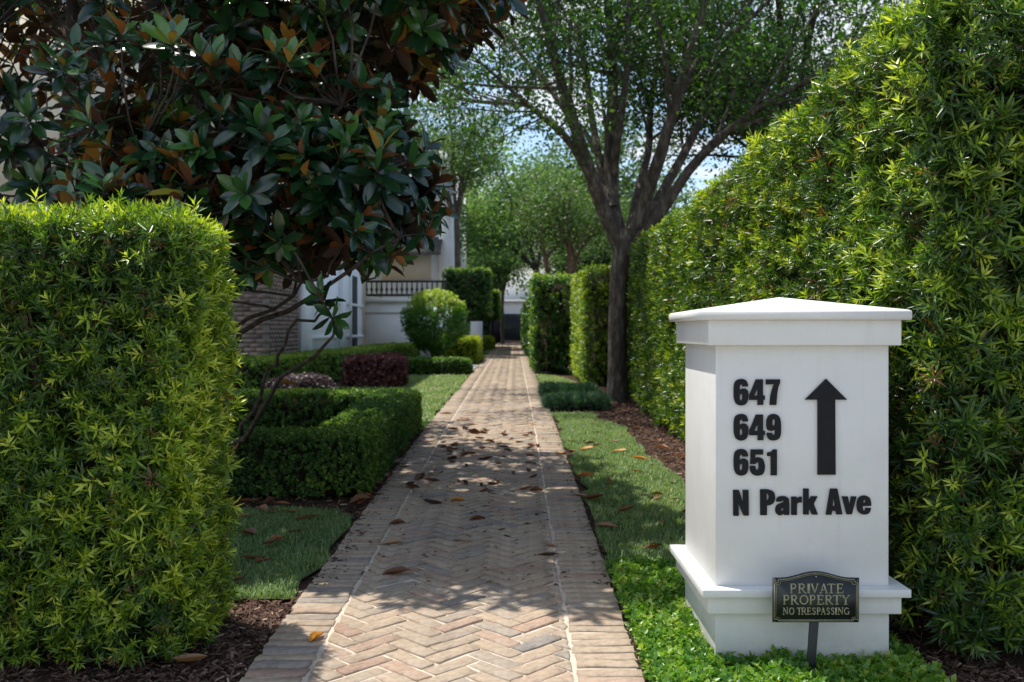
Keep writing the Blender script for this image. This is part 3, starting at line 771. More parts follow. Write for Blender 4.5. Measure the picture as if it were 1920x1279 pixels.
SER = {
 'P': [([(.25, 0), (.25, 1)], TH), ([(.08, .03), (.42, .03)], TN), ([(.08, .97), (.5, .97)], TN), ([(.45, .97)] + arcp(.55, .73, .28, .24, 90, -90) + [(.3, .49)], .12)],
 'R': [([(.22, 0), (.22, 1)], TH), ([(.05, .03), (.4, .03)], TN), ([(.05, .97), (.5, .97)], TN), ([(.4, .97)] + arcp(.48, .74, .25, .23, 90, -90) + [(.3, .51)], .12), ([(.48, .5), (.8, .05), (.98, .03)], .13)],
 'I': [([(.5, 0), (.5, 1)], TH * 1.7), ([(.1, .03), (.9, .03)], TN), ([(.1, .97), (.9, .97)], TN)],
 'V': [([(.15, .98), (.52, .02)], .15), ([(.85, .98), (.52, .02)], .07), ([(.0, .97), (.32, .97)], TN), ([(.68, .97), (1, .97)], TN)],
 'A': [([(.18, .02), (.5, 1)], .07), ([(.5, 1), (.86, .02)], .15), ([(.3, .36), (.7, .36)], TN), ([(.02, .03), (.34, .03)], TN), ([(.68, .03), (1, .03)], TN)],
 'T': [([(.5, 0), (.5, 1)], TH), ([(.02, .96), (.98, .96)], .08), ([(.04, .96), (.04, .78)], .06), ([(.96, .96), (.96, .78)], .06), ([(.3, .03), (.7, .03)], TN)],
 'E': [([(.25, 0), (.25, 1)], TH), ([(.05, .97), (.85, .97)], .08), ([(.05, .03), (.92, .03)], .08), ([(.25, .52), (.7, .52)], TN), ([(.85, .97), (.85, .78)], .06), ([(.92, .03), (.96, .24)], .06), ([(.7, .62), (.7, .42)], .06)],
 'O': [(arcp(.5, .5, .43, .46, 0, 360, 17), .13)],
 'Y': [([(.15, .98), (.5, .5)], .14), ([(.87, .98), (.5, .5)], .07), ([(.5, .5), (.5, 0)], TH), ([(.3, .03), (.7, .03)], TN), ([(0, .97), (.32, .97)], TN), ([(.7, .97), (1, .97)], TN)],
 'N': [([(.17, 0), (.17, .98)], .07), ([(.17, .98), (.83, .02)], .14), ([(.83, 0), (.83, .98)], .07), ([(0, .03), (.32, .03)], TN), ([(0, .97), (.2, .97)], TN), ([(.66, .97), (1, .97)], TN)],
 'S': [([(.85, .75)] + arcp(.5, .75, .33, .22, 20, 260, 9) + arcp(.5, .27, .36, .24, 80, -160, 9), .13)],
 'G': [(arcp(.5, .5, .42, .45, 40, 345, 14), .12), ([(.88, .02), (.88, .42)], .13), ([(.66, .42), (1, .42)], TN)]}
def ser(txt, spans, y0, y1):
    for ch, (x0, x1) in zip(txt, spans):
        a = Acc()
        for si, (pts, wd) in enumerate(SER[ch]):
            strip(a, [(x0 + p[0] * (x1 - x0), y1 - p[1] * (y1 - y0)) for p in pts], wd * (y1 - y0), .0035, .0052 + si * .0002)
        part('letter', a, M['gold'], sg)
ser('PRIVATE', [(425, 570), (585, 760), (775, 835), (840, 1010), (1015, 1190), (1175, 1335), (1350, 1500)], 362, 552)
ser('PROPERTY', [(285, 430), (435, 605), (622, 800), (812, 950), (965, 1112), (1122, 1292), (1288, 1448), (1455, 1632)], 588, 776)
ser('NOTRESPASSING', [(288, 400), (415, 518), (570, 660), (652, 770), (768, 858), (872, 948), (962, 1045), (1040, 1145), (1158, 1228), (1248, 1318), (1328, 1375), (1382, 1502), (1510, 1618)], 838, 978)
a = Acc()
x0, _, z0 = pw(832, 1128); x1 = pw(1012, 1128)[0]; bx, bz = (1520 - VPX) / FPX * YS, gzf(YS) - .12
w2 = (x1 - x0) / 2; xm = (x0 + x1) / 2
a.add([(xm - w2, YS - .004, z0), (xm + w2, YS - .004, z0), (xm + w2, YS + .006, z0), (xm - w2, YS + .006, z0), (bx - w2 - .008, YS - .004, bz), (bx + w2 - .012, YS - .004, bz), (bx + w2 - .012, YS + .006, bz), (bx - w2 - .008, YS + .006, bz)],
      [(3, 2, 1, 0), (4, 5, 6, 7), (0, 1, 5, 4), (1, 2, 6, 5), (2, 3, 7, 6), (3, 0, 4, 7)])
bevel(part('stake', a, M['plaque'], sg), .001, 1)

# ================================================================ HEDGES
def wz(P):
    P = P.copy(); P[:, 2] += gz(P[:, 1]); return P
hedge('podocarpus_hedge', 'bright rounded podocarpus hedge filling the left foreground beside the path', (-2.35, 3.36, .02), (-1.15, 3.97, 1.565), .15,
      ['-y', '+x', '+z', '+y'], 4300, SPR_S + SPR_M[:1], M['podo'], wz, 300, (.58, .32), bumps=.012, bf=8., seed=2, depth=.11, lit_paint=.22, core=.12, scale=(.5, 1.08), pocket=42.)

def wr(P):
    P = P.copy(); P[:, 2] *= 1 + .125 * np.clip((8.5 - P[:, 1]) / 5., 0, 1); P[:, 0] += .0175 * P[:, 1] - .018 * np.clip(P[:, 2] - 1.2, 0, 2); P[:, 2] += gz(P[:, 1]); return P
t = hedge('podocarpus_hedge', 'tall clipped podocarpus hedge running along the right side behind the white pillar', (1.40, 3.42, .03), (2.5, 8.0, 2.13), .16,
      ['-x', '+z'], 1700, SPR_S + SPR_M[:2], M['podo'], wr, 150, (.46, .34), bumps=.022, bf=4.2, seed=3, depth=.13, lit_paint=.2, core=.15, scale=(.65, 1.25), pocket=26.)
def hedge_more(t, lo, hi, r, faces, dens, templates, mat, warp, tint, bumps, bf, seed, depth, core, scale=(.75, 1.2), lit_paint=0., tilt=(.7, .45, .5), pocket=26., nocore=False, singles=0):
    P, nr = box_surface(lo, hi, r, faces, dens)
    P, nr, dp = clump(P, nr, bumps, bf, depth, seed, pocket); P = warp(P); n = len(P)
    fr = frames(nr * tilt[0] + np.array([0, 0, tilt[1]]) + rng.normal(size=(n, 3)) * tilt[2]); sc = rng.uniform(*scale, n)
    tn = hedge_tint(P, nr, dp, tint, seed, lit_paint)
    w_ = rng.integers(0, len(templates), n); acc = Acc(); keep = np.ones(n, bool)
    if singles:
        idx = np.where(in_view(P, -10) & (dp < .5))[0]; order = idx[np.argsort(np.linalg.norm(P[idx], axis=1) + rng.uniform(0, .3, len(idx)))][:singles]; ms = []
        for tp in templates: a = Acc(); a.add(*tp); ms.append(a.mesh('sprig', mat))
        for i in order:
            o = bpy.data.objects.new('sprig', ms[w_[i]]); link(o, t); m4 = Matrix(fr[i].tolist()).to_4x4() @ Matrix.Scale(float(sc[i]), 4)
            m4.translation = Vector(P[i]) - t.location; o.matrix_basis = m4; o['tshift'] = float(tn[i])
        keep[order] = False
    for k, tp in enumerate(templates):
        s = keep & (w_ == k); scatter(acc, tp, P[s], fr[s], sc[s], tn[s])
    part('foliage', acc, mat, t, kind='stuff')
    if not nocore: part('shade_core', core_box(lo, hi, core, warp), M['core'], t)
hedge_more(t, (1.40, 3.42, .03), (2.3, 8.0, 2.13), .16, ['-y'], 2200, SPR_M * 2 + SPR_BIG[:1], M['podo'], wr, (.46, .32), .02, 4.2, 31, .15, .15, (.6, 1.15), 0., pocket=24., nocore=True, singles=150)
hedge_more(t, (1.40, 7.8, .03), (2.5, 11.5, 2.13), .14, ['-x', '+z'], 1000, SPR_MID, M['podo'], wr, (.46, .30), .05, 3., 3, .11, .12, (.9, 1.45), lit_paint=.15)
hedge_more(t, (1.40, 11.3, .03), (2.5, 16.6, 2.13), .12, ['-x', '+z', '+y'], 700, SPR_FAR, M['podo'], wr, (.44, .30), .05, 2.6, 3, .11, .12, (.9, 1.5), lit_paint=.15, pocket=18.)

hedge('clipped_hedge', 'pale green clipped hedge end just behind the dark tree trunk', (1.22, 16.8, .02), (2.9, 20.4, 2.02), .12, ['-x', '-y', '+z'], 560, SPR_FAR, M['podo'], wz, 0, (.66, .2), seed=5, depth=.08, core=.08, bumps=.03)
hedge('clipped_hedge', 'coarse-leaved square hedge block beside the path beyond the tree', (.44, 20.9, .02), (2.9, 23.6, 2.05), .08, ['-x', '-y', '+z'], 230, SPR_OVAL, M['podo_dark'], wz, 0, (.66, .45), seed=6, depth=.09, core=.10, bumps=.02, scale=(1., 1.7), lit_paint=.35)
hedge('clipped_hedge', 'narrow far hedge lining the right edge of the distant path', (.46, 31., .02), (2.5, 50., 1.75), .08, ['-x', '-y', '+z'], 200, SPR_OVAL, M['podo_dark'], wz, 0, (.55, .25), seed=7, depth=.1, core=.1, bumps=.03, scale=(1.4, 2.2), lit_paint=.3)
hedge('clipped_hedge', 'tall narrow hedge standing between the square block and the far hedge', (.62, 26.5, .02), (2.5, 29.5, 1.72), .08, ['-x', '-y', '+z'], 240, SPR_OVAL, M['podo_dark'], wz, 0, (.45, .25), seed=17, depth=.1, core=.1, bumps=.03, scale=(1.2, 1.9), lit_paint=.3)

# low box hedge ring around the magnolia (one joined hedge: four arms)
ring = thing('box_hedge', 'low dark box hedge clipped as a ring around the magnolia beside the path', 'hedge', (-2.4, 8.3, gzf(8.3)))
def arms(t, lst, H, templates, mat, tint, dens, r=.06, seed=1, core=.04, depth=.03, scale=(.8, 1.3), pale_add=.1, bumps=.012):
    for i, (lo, hi, faces) in enumerate(lst):
        lo = (lo[0], lo[1], .0); hi = (hi[0], hi[1], H)
        P, nr = box_surface(lo, hi, r, faces, dens)
        P = P + nr * (sines(P, 8., seed + i)[:, None] * bumps - rng.random(len(P))[:, None] ** 1.5 * depth); P = wz(P); n = len(P)
        fr = frames(nr * .8 + np.array([0, 0, .4]) + rng.normal(size=(n, 3)) * .5); sc = rng.uniform(*scale, n)
        tn = np.clip(tint[0] + rng.normal(size=n) * tint[1] * .6 + sines(P, 2.5, seed) * tint[1] + (nr[:, 2] > .5) * pale_add, .02, .98)  # upward faces get a paler tint
        w_ = rng.integers(0, len(templates), n); acc = Acc()
        for k, tp in enumerate(templates):
            s = w_ == k; scatter(acc, tp, P[s], fr[s], sc[s], tn[s])
        part('hedge_arm', acc, mat, t, kind='stuff'); part('shade_core', core_box(lo, hi, core, wz), M['core'], t)
FA = ['-x', '+x', '-y', '+y', '+z']
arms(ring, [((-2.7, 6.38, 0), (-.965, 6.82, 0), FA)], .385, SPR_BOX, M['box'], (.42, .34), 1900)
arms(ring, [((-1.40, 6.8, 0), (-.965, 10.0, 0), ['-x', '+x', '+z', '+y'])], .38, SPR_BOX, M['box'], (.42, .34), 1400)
arms(ring, [((-4.2, 9.75, 0), (-1.38, 10.15, 0), FA)], .36, SPR_BOXF, M['box'], (.45, .3), 900, pale_add=.25)
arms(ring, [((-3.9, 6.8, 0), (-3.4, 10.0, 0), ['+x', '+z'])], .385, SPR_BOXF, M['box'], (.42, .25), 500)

def simple_hedge(label, lo, hi, H, T_, mat, tint, dens, nm='box_hedge', cat='hedge', scale=(1, 1.5), r=.08, pale_add=.2, group=None, depth=.05, seed=4, bumps=.03, skew=0.):
    t = thing(nm, label, cat, ((lo[0] + hi[0]) / 2, (lo[1] + hi[1]) / 2, gzf((lo[1] + hi[1]) / 2)), group)
    global wz
    old = wz
    if skew:
        y0 = lo[1]
        def wz(P, y0=y0, skew=skew):
            P = P.copy(); P[:, 0] += skew * (P[:, 1] - y0); P[:, 2] += gz(P[:, 1]); return P
    arms(t, [((lo[0], lo[1], 0), (hi[0], hi[1], 0), FA)], H, T_, mat, tint, dens, r, seed, .06, depth, scale, pale_add, bumps)
    wz = old
    return t
simple_hedge('low dark blue-green border strip left of the tree trunk, nearer of the two', (.42, 12.0), (1.14, 12.75), .11, SPR_LIR, M['liriope'], (.5, .25), 420, 'border_plants', 'border plants', (.5, .8), .05)
simple_hedge('low dark blue-green border strip left of the tree trunk, further of the two', (.42, 14.1), (1.2, 14.8), .11, SPR_LIR, M['liriope'], (.4, .25), 420, 'border_plants', 'border plants', (.5, .8), .05)
simple_hedge('long clipped green hedge along the foot of the white house wall', (-4.5, 14.2), (-3.7, 26.0), .50, SPR_BOXF, M['box'], (.72, .2), 260, scale=(1.1, 1.7), seed=8, skew=.10)
simple_hedge('dark reddish purple clipped shrub in front of the green hedge', (-2.84, 16.2), (-1.9, 17.2), .47, SPR_BOXF, M['purple'], (.55, .35), 900, 'purple_shrub', 'shrub', (1, 1.9), .13, seed=9, bumps=.05)
simple_hedge('greyish mauve low shrub behind the far arm of the box ring', (-3.4, 13.1), (-2.6, 14.1), .30, SPR_BOXF, M['mauve'], (.5, .3), 1100, 'mauve_shrub', 'shrub', (1, 1.8), .18, seed=10, bumps=.06)
simple_hedge('low dark clipped hedge at the foot of the round bush', (-2.6, 20.8), (-.98, 21.5), .27, SPR_BOXF, M['box'], (.35, .25), 1000, scale=(1.2, 1.8), seed=11)
simple_hedge('short golden green hedge right of the round bush beside the path', (-1.75, 25.6), (-1.03, 29.0), .62, SPR_OVAL, M['yellowleaf'], (.5, .3), 380, 'golden_hedge', 'hedge', (.9, 1.4), seed=12)
simple_hedge('small golden green hedge furthest along the left of the path', (-1.5, 39), (-.95, 42), .42, SPR_OVAL, M['yellowleaf'], (.5, .3), 420, 'golden_hedge', 'hedge', (1.2, 1.8), seed=13)
simple_hedge('small dark clipped hedge between the two golden hedges', (-2.0, 36.), (-1.2, 38), .34, SPR_OVAL, M['podo_dark'], (.4, .3), 420, scale=(1.2, 1.8), seed=14)

# ---- ground cover around the pillar
gcP = [(.455, 2.75), (1.36, 2.75), (1.42, 3.2), (1.40, 3.5), (1.30, 4.55), (.62, 4.72), (.455, 4.62)]
lo = np.min(gcP, 0); hi = np.max(gcP, 0); n = 12000
P = np.column_stack([rng.uniform(lo[0], hi[0], n), rng.uniform(lo[1], hi[1], n)]); P = P[inpoly(P, gcP)]
P = P[~((np.abs(P[:, 0] - PX) < .31) & (np.abs(P[:, 1] - PY) < .31))]
n = len(P); P3 = np.column_stack([P, gz(P[:, 1])])
hh = .035 + .022 * sines(np.column_stack([P, 0 * P[:, 0]]), 9, 4) + .0
P3[:, 2] += np.clip(hh, 0, .1) * rng.uniform(.0, 1., n) ** .5 - .03
D = np.array([0, 0, 1.]) + rng.normal(size=(n, 3)) * .55; fr = frames(D); acc = Acc(); w_ = rng.integers(0, 5, n)
tn = np.clip(.5 + rng.normal(size=n) * .2 + .15 * sines(P3, 6, 8), .02, 1); sc = rng.uniform(.6, 1.05, n)
for k in range(5): s = w_ == k; scatter(acc, SPR_JAS[k], P3[s], fr[s], sc[s], tn[s])
o = single('ground_cover', acc, M['jasmine'], (.8, 3.2, gzf(3.2)), 'bright green small-leaved ground cover around the foot of the white pillar', 'ground cover'); o['kind'] = 'stuff'

# ================================================================ TREES
def interp(P, k):
    P = np.asarray(P, float); t = np.linspace(0, len(P) - 1, k); i = np.clip(t.astype(int), 0, len(P) - 2); f = (t - i)[:, None]
    p0 = P[np.maximum(i - 1, 0)]; p1 = P[i]; p2 = P[i + 1]; p3 = P[np.minimum(i + 2, len(P) - 1)]
    return .5 * (2 * p1 + (p2 - p0) * f + (2 * p0 - 5 * p1 + 4 * p2 - p3) * f**2 + (3 * p1 - p0 - 3 * p2 + p3) * f**3)
def unit(v): return v / (np.linalg.norm(v) + 1e-9)
def sub_branch(start, d, L, r0, r, acc, k=5, up=.25, nseg=6, wig=.25):
    pts = [np.array(start)]; dd = unit(d)
    for i in range(nseg):
        dd = unit(dd + np.array([0, 0, up / nseg]) + r.normal(size=3) * wig / nseg ** .5 * .6); pts.append(pts[-1] + dd * L / nseg)
    pts = np.array(pts); acc.add_tube = None
    acc.tube(pts, np.linspace(r0, r0 * .35, len(pts)), k, cap=False); return pts
def tree_from_limbs(t, limbs, r, bark, leafmat, nsec=6, nter=7, L2=(1.0, 2.2), L3=(.5, 1.0), leaves=46, leafL=.06, leafW=.028, spread=.22, clip_=None, tint=(.45, .25), drop=0., start=.35):
    crown = Acc(); pos = []
    for pts, r0, r1 in limbs:
        a = Acc(); Pn = interp(pts, 18); wob = np.stack([sines(Pn, 2.2, 31 + i) for i in range(3)], 1) * .05; Pn[1:] += wob[1:]
        a.tube(Pn, np.linspace(r0, r1, 18), 8, cap=False)
        for q in range(nsec):
            f = start + (1 - start) * (q + r.random()) / nsec; i = min(int(f * 17), 16); s = Pn[i]; ax = unit(Pn[i + 1] - Pn[i])
            d = unit(ax * .8 + r.normal(size=3) * .75 + np.array([0, 0, .15])); d[2] = max(d[2], -.05); L = r.uniform(*L2) * (1.15 - .4 * f)
            P2 = sub_branch(s, d, L, max(.012, (r0 + (r1 - r0) * f) * .5), r, a, 5)
            for u in range(nter):
                f2 = .25 + .75 * (u + r.random()) / nter; j = min(int(f2 * 6), 5); s2 = P2[j] + (P2[j + 1] - P2[j]) * (f2 * 6 - j if f2 < 1 else 0)
                d2 = unit(unit(P2[j + 1] - P2[j]) * .6 + r.normal(size=3) * .8); L_3 = r.uniform(*L3)
                P3_ = sub_branch(s2, d2, L_3, .008, r, a, 3, nseg=3, up=.1 - drop)
                pos.append(P3_[1:] if r.random() < .5 else P3_[2:]); 
        part('branch', a, bark, t, smooth=True)
    if not len(pos): return
    pos = np.vstack(pos); n = len(pos) * (leaves // 3)
    src = pos[r.integers(0, len(pos), n)]; P = src + r.normal(size=(n, 3)) * spread * np.array([1, 1, .6])
    if clip_ is not None: P = P[clip_(P)]
    n = len(P); D = r.normal(size=(n, 3)) + np.array([0, 0, .9]); fr = frames(D)
    sc = r.uniform(.65, 1.3, n); tn = np.clip(tint[0] + r.normal(size=n) * tint[1] * .5 + sines(P, 1.6, 12) * tint[1], .02, .98)
    lf = oval_leaf(leafL, leafW); scatter(crown, (lf[0], lf[1], lf[2], lf[3]), P, fr, sc, tn)
    part('crown', crown, leafmat, t, kind='stuff'); return n

def PT(px, py, d): return np.array([(px - VPX) / FPX * d, d, CAMZ - (py - HY) / FPX * d])
TD = 13.6
t1 = thing('oak_tree', 'tall grey-barked tree with fanning limbs rising beside the right hedge', 'tree', tuple(PT(1157, 752, TD)))
a = Acc(); rt = np.random.default_rng(21)
tp = [PT(1157, 770, TD), PT(1157, 752, TD), PT(1158, 700, TD), PT(1158, 600, TD), PT(1162, 520, TD), PT(1170, 470, TD), PT(1172, 430, TD)]
a.tube(interp(tp, 22), np.interp(np.linspace(0, 6, 22), [0, 1, 1.6, 3, 4, 5, 6], [.22, .175, .145, .128, .13, .16, .17]), 14, cap=False)
part('trunk', a, M['bark'], t1, smooth=True)
B0 = lambda dx, dd: PT(1170 + dx, 470, TD + dd)
limbs = [([PT(1112, 340, 13.4), PT(1050, 250, 14.0), PT(975, 195, 14.8), PT(890, 190, 15.6), PT(820, 160, 16.2)], .05, .014),
 ([PT(1090, 262, 13.2), PT(1020, 150, 14.6), PT(940, 60, 15.8), PT(870, -40, 16.8)], .05, .016),
 ([PT(1150, 330, 13.9), PT(1080, 230, 15.6), PT(1000, 130, 17.2), PT(940, 60, 18.4)], .05, .016),
 ([B0(-6, 0), PT(1132, 400, 13.5), PT(1105, 320, 13.3), PT(1080, 240, 13.1), PT(1052, 150, 12.9), PT(1020, 40, 12.8), PT(985, -110, 12.8)], .115, .035),
 ([PT(1118, 350, 13.4), PT(1075, 280, 13.2), PT(1025, 225, 12.8), PT(960, 170, 12.4), PT(890, 110, 12.0)], .055, .015),
 ([PT(1092, 272, 13.2), PT(1062, 170, 13.6), PT(1030, 90, 13.9), PT(1010, -30, 14.2)], .06, .02),
 ([B0(-2, .08), PT(1150, 400, 13.8), PT(1147, 300, 14.0), PT(1146, 170, 14.2), PT(1143, 20, 14.4), PT(1140, -200, 14.6)], .125, .04),
 ([PT(1152, 330, 13.9), PT(1166, 230, 13.6), PT(1172, 120, 13.4), PT(1178, -20, 13.2), PT(1190, -180, 13.0)], .07, .02),
 ([PT(1148, 390, 13.7), PT(1115, 260, 14.4), PT(1098, 140, 14.8), PT(1075, 10, 15.2), PT(1060, -120, 15.5)], .07, .02),
 ([B0(6, 0), PT(1205, 390, 13.5), PT(1240, 300, 13.3), PT(1262, 210, 13.1), PT(1290, 110, 12.9), PT(1322, 0, 12.7), PT(1360, -130, 12.5)], .115, .03),
 ([B0(8, .1), PT(1225, 395, 13.9), PT(1280, 300, 14.3), PT(1325, 200, 14.6), PT(1370, 90, 14.9), PT(1420, -40, 15.2)], .09, .03),
 ([B0(10, -.05), PT(1240, 400, 13.3), PT(1310, 300, 13.0), PT(1380, 230, 12.6), PT(1470, 175, 12.2), PT(1580, 120, 11.8), PT(1700, 70, 11.4)], .09, .02),
 ([PT(1375, 236, 12.6), PT(1450, 215, 12.4), PT(1530, 190, 12.0), PT(1640, 190, 11.6)], .035, .012),
 ([B0(0, .15), PT(1190, 400, 14.3), PT(1212, 300, 15.0), PT(1220, 200, 15.6), PT(1235, 80, 16.2), PT(1250, -80, 16.6)], .085, .025),
 ([PT(1262, 210, 13.1), PT(1305, 120, 13.6), PT(1400, 40, 14.0), PT(1500, -60, 14.4)], .055, .02)]
nl = tree_from_limbs(t1, limbs, rt, M['bark'], M['oak'], nsec=7, nter=7, leaves=63, leafL=.074, leafW=.042, spread=.15, start=.42,
                     clip_=lambda P: ~((P[:, 2] < 2.75) | ((P[:, 2] < 3.5) & (np.hypot(P[:, 0] - 1.45, P[:, 1] - 13.6) < .5))))
print('oak leaves', nl)

def bg_tree(name, label, x, y, trunk_h, crown_c, crown_r, bark, lm, nlimb=7, seed=1, leaves=60, leafL=.12, leafW=.07, spread=.35, tr=.14, stems=1, tint=(.5, .25), nsec=6, nter=6):
    r = np.random.default_rng(seed); z0 = gzf(y); t = thing(name, label, 'tree', (x, y, z0), None)
    cc = np.array(crown_c, float); cr = np.array(crown_r, float); limbs = []
    tops = []
    for s in range(stems):
        ang = 2 * np.pi * s / stems + seed; off = np.array([math.cos(ang), math.sin(ang), 0]) * (.25 if stems > 1 else 0)
        a = Acc(); top = np.array([x, y, z0 + trunk_h]) + off * 2.2
        a.tube(interp([np.array([x, y, z0 - .1]) + off * .4, np.array([x, y, z0 + trunk_h * .5]) + off * 1.2 + r.normal(size=3) * .05, top], 10), np.linspace(tr, tr * .75, 10), 8, cap=False)
        part('trunk', a, bark, t, smooth=True); tops.append(top)
    for i in range(nlimb):
        d = unit(r.normal(size=3) * np.array([1, 1, .8])); e = cc + d * cr * .72; s = tops[i % stems]
        mid = s + (e - s) * .45 + np.array([0, 0, .15 * cr[2]]); limbs.append(([s, mid, e], tr * .6, tr * .15))
    n = tree_from_limbs(t, limbs, r, bark, lm, nsec, nter, (.35 * cr[0], .65 * cr[0]), (.15 * cr[0], .3 * cr[0]), leaves, leafL, leafW, spread, None, tint, start=.3)
    return t
bg_tree('pale_tree', 'pale sunlit leafy tree over the end of the path', .95, 41, 3.2, (-.6, 41, 6.6), (3.0, 3.0, 3.2), M['bark'], M['bright_tree'], 9, 3, 40, .17, .11, .45, tint=(.55, .3))
bg_tree('crape_myrtle', 'reddish multi-stemmed tree rising behind the square hedge block', 1.45, 29, 3.0, (1.9, 29, 5.2), (1.9, 2.0, 2.3), M['bark_red'], M['dark_tree'], 8, 5, 36, .10, .06, .35, .09, 3, (.5, .3))
bg_tree('leafy_tree', 'dark leafy tree behind the magnolia beside the white house', -2.0, 33.5, 4.6, (-2.2, 33.5, 8.4), (2.3, 2.4, 2.0), M['bark'], M['dark_tree'], 8, 6, 36, .11, .07, .35, .12, 1, (.45, .3))
bg_tree('leafy_tree', 'dense dark tree behind the right hedge filling the upper right sky', 4.6, 16.5, 3.2, (4.2, 16.2, 6.3), (3.2, 2.8, 2.6), M['bark'], M['oak'], 14, 7, 45, .08, .045, .3, .16, 1, (.4, .25), 7, 7)
bg_tree('leafy_tree', 'bushy dark evergreen filling the gap behind the square hedge block', 3.0, 37, 1.6, (2.9, 37, 4.0), (2.5, 2.0, 2.3), M['bark'], M['dark_tree'], 12, 18, 60, .14, .09, .35, .12, 1, (.4, .3))
bg_tree('leafy_tree', 'large dim tree far behind the crape myrtle', 4.2, 48, 4, (3.8, 48, 7.2), (4.6, 4, 5.4), M['bark'], M['dark_tree'], 12, 8, 40, .2, .13, .5, .22, 1, (.4, .3))
bg_tree('leafy_tree', 'soft green tree far left beyond the gate', -5.2, 56, 4, (-4.2, 56, 7.8), (4.6, 4, 4.6), M['bark'], M['bright_tree'], 12, 9, 40, .22, .14, .5, .22, 1, (.35, .3))
bg_tree('leafy_tree', 'drooping grey-green tree in front of the far white house', -.6, 50, 2.6, (-.9, 50, 4.9), (2.1, 2, 1.5), M['bark'], M['bright_tree'], 9, 10, 36, .16, .10, .4, .10, 1, (.3, .3))
bg_tree('leafy_tree', 'broad tree at the very end of the view right of the gate', 8.5, 72, 4, (8, 72, 7.5), (8, 5, 7), M['bark'], M['dark_tree'], 14, 11, 40, .3, .2, .8, .3, 1, (.5, .3))
bg_tree('leafy_tree', 'broad tree at the very end of the view behind the far house', -3.5, 84, 4, (-3, 84, 11), (9, 5, 6.5), M['bark'], M['bright_tree'], 14, 12, 40, .32, .22, .8, .3, 1, (.35, .3))

# ---- round bush
rbsh = thing('round_bush', 'round multi-stemmed bush with yellow-green top before the white terrace wall', 'bush', (-1.95, 23.9, gzf(23.9)))
r = np.random.default_rng(31); a = Acc()
for i in range(14):
    an = r.uniform(0, 6.28); e = np.array([-1.95 + math.cos(an) * r.uniform(.1, .5), 23.9 + math.sin(an) * r.uniform(.1, .5), gzf(24) + r.uniform(.8, 1.5)])
    a.tube(interp([(-1.95 + r.normal() * .05, 23.9 + r.normal() * .05, gzf(24) - .05), (e + np.array([-1.95, 23.9, .4])) / 2 + r.normal(size=3) * .04, e], 7), np.linspace(.02, .008, 7), 5, cap=False)
part('stems', a, M['bark'], rbsh, smooth=True)
n = 4200; d = r.normal(size=(n, 3)); d /= np.linalg.norm(d, axis=1)[:, None]; rad = r.uniform(.55, 1, n) ** .5
P = np.array([-1.95, 23.9, gzf(24) + 1.08]) + d * np.array([.74, .74, .82]) * (rad + .13 * sines(d, 7, 3))[:, None] * np.array([1, 1, 1.])
P[:, :2] = np.array([-1.95, 23.9]) + (P[:, :2] - np.array([-1.95, 23.9])) * np.clip(.45 + .75 * (P[:, 2:3] - gzf(24)) / 1.1, 0, 1.05)
keep = (P[:, 2] > gzf(24) + .22) & (sines(P, 9, 5) > -.35); P = P[keep]; d = d[keep]; n = len(P)
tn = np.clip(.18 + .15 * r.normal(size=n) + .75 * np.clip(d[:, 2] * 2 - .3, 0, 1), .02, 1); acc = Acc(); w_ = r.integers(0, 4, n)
fr = frames(d * .7 + np.array([0, 0, .5]) + r.normal(size=(n, 3)) * .5)
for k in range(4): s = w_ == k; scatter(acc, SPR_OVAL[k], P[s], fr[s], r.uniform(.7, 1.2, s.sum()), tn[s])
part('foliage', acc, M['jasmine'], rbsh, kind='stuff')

# ---- stilted cube hedges
for (lo, hi, lab, T_) in (((-2.15, 30.0, 1.32), (-.80, 31.2, 2.70), 'large square-clipped stilted hedge left of the path above the white wall', (.42, .25)),
                          ((-1.55, 43., 1.2), (-.72, 44.2, 2.45), 'smaller square-clipped stilted hedge further back beside the first', (.62, .25))):
    t = hedge('stilted_hedge', lab, lo, hi, .07, ['-x', '+x', '-y', '+z'], 420, SPR_OVAL, M['podo_dark'], wz, 0, T_, depth=.1, core=.1, bumps=.02, scale=(1., 1.6), seed=15, lit_paint=.5)
    a = Acc(); a.tube([((lo[0] + hi[0]) / 2, lo[1] + .5, gzf(lo[1]) - .05), ((lo[0] + hi[0]) / 2, lo[1] + .5, gzf(lo[1]) + lo[2] + .3)], .05, 8); part('stem', a, M['bark'], t, smooth=True)

# ================================================================ HOUSES, WALLS, GATE
hx = -4.02
hs = thing('house', 'cream and brick house with white lower wall mostly hidden behind the magnolia', 'house', (-7, 20, gzf(18)))
a = Acc(); a.box(-12, hx - .02, 16.02, 18.2, 0, 2.9); bw_ = part('brick_wall', a, M['house_mortar'], hs)
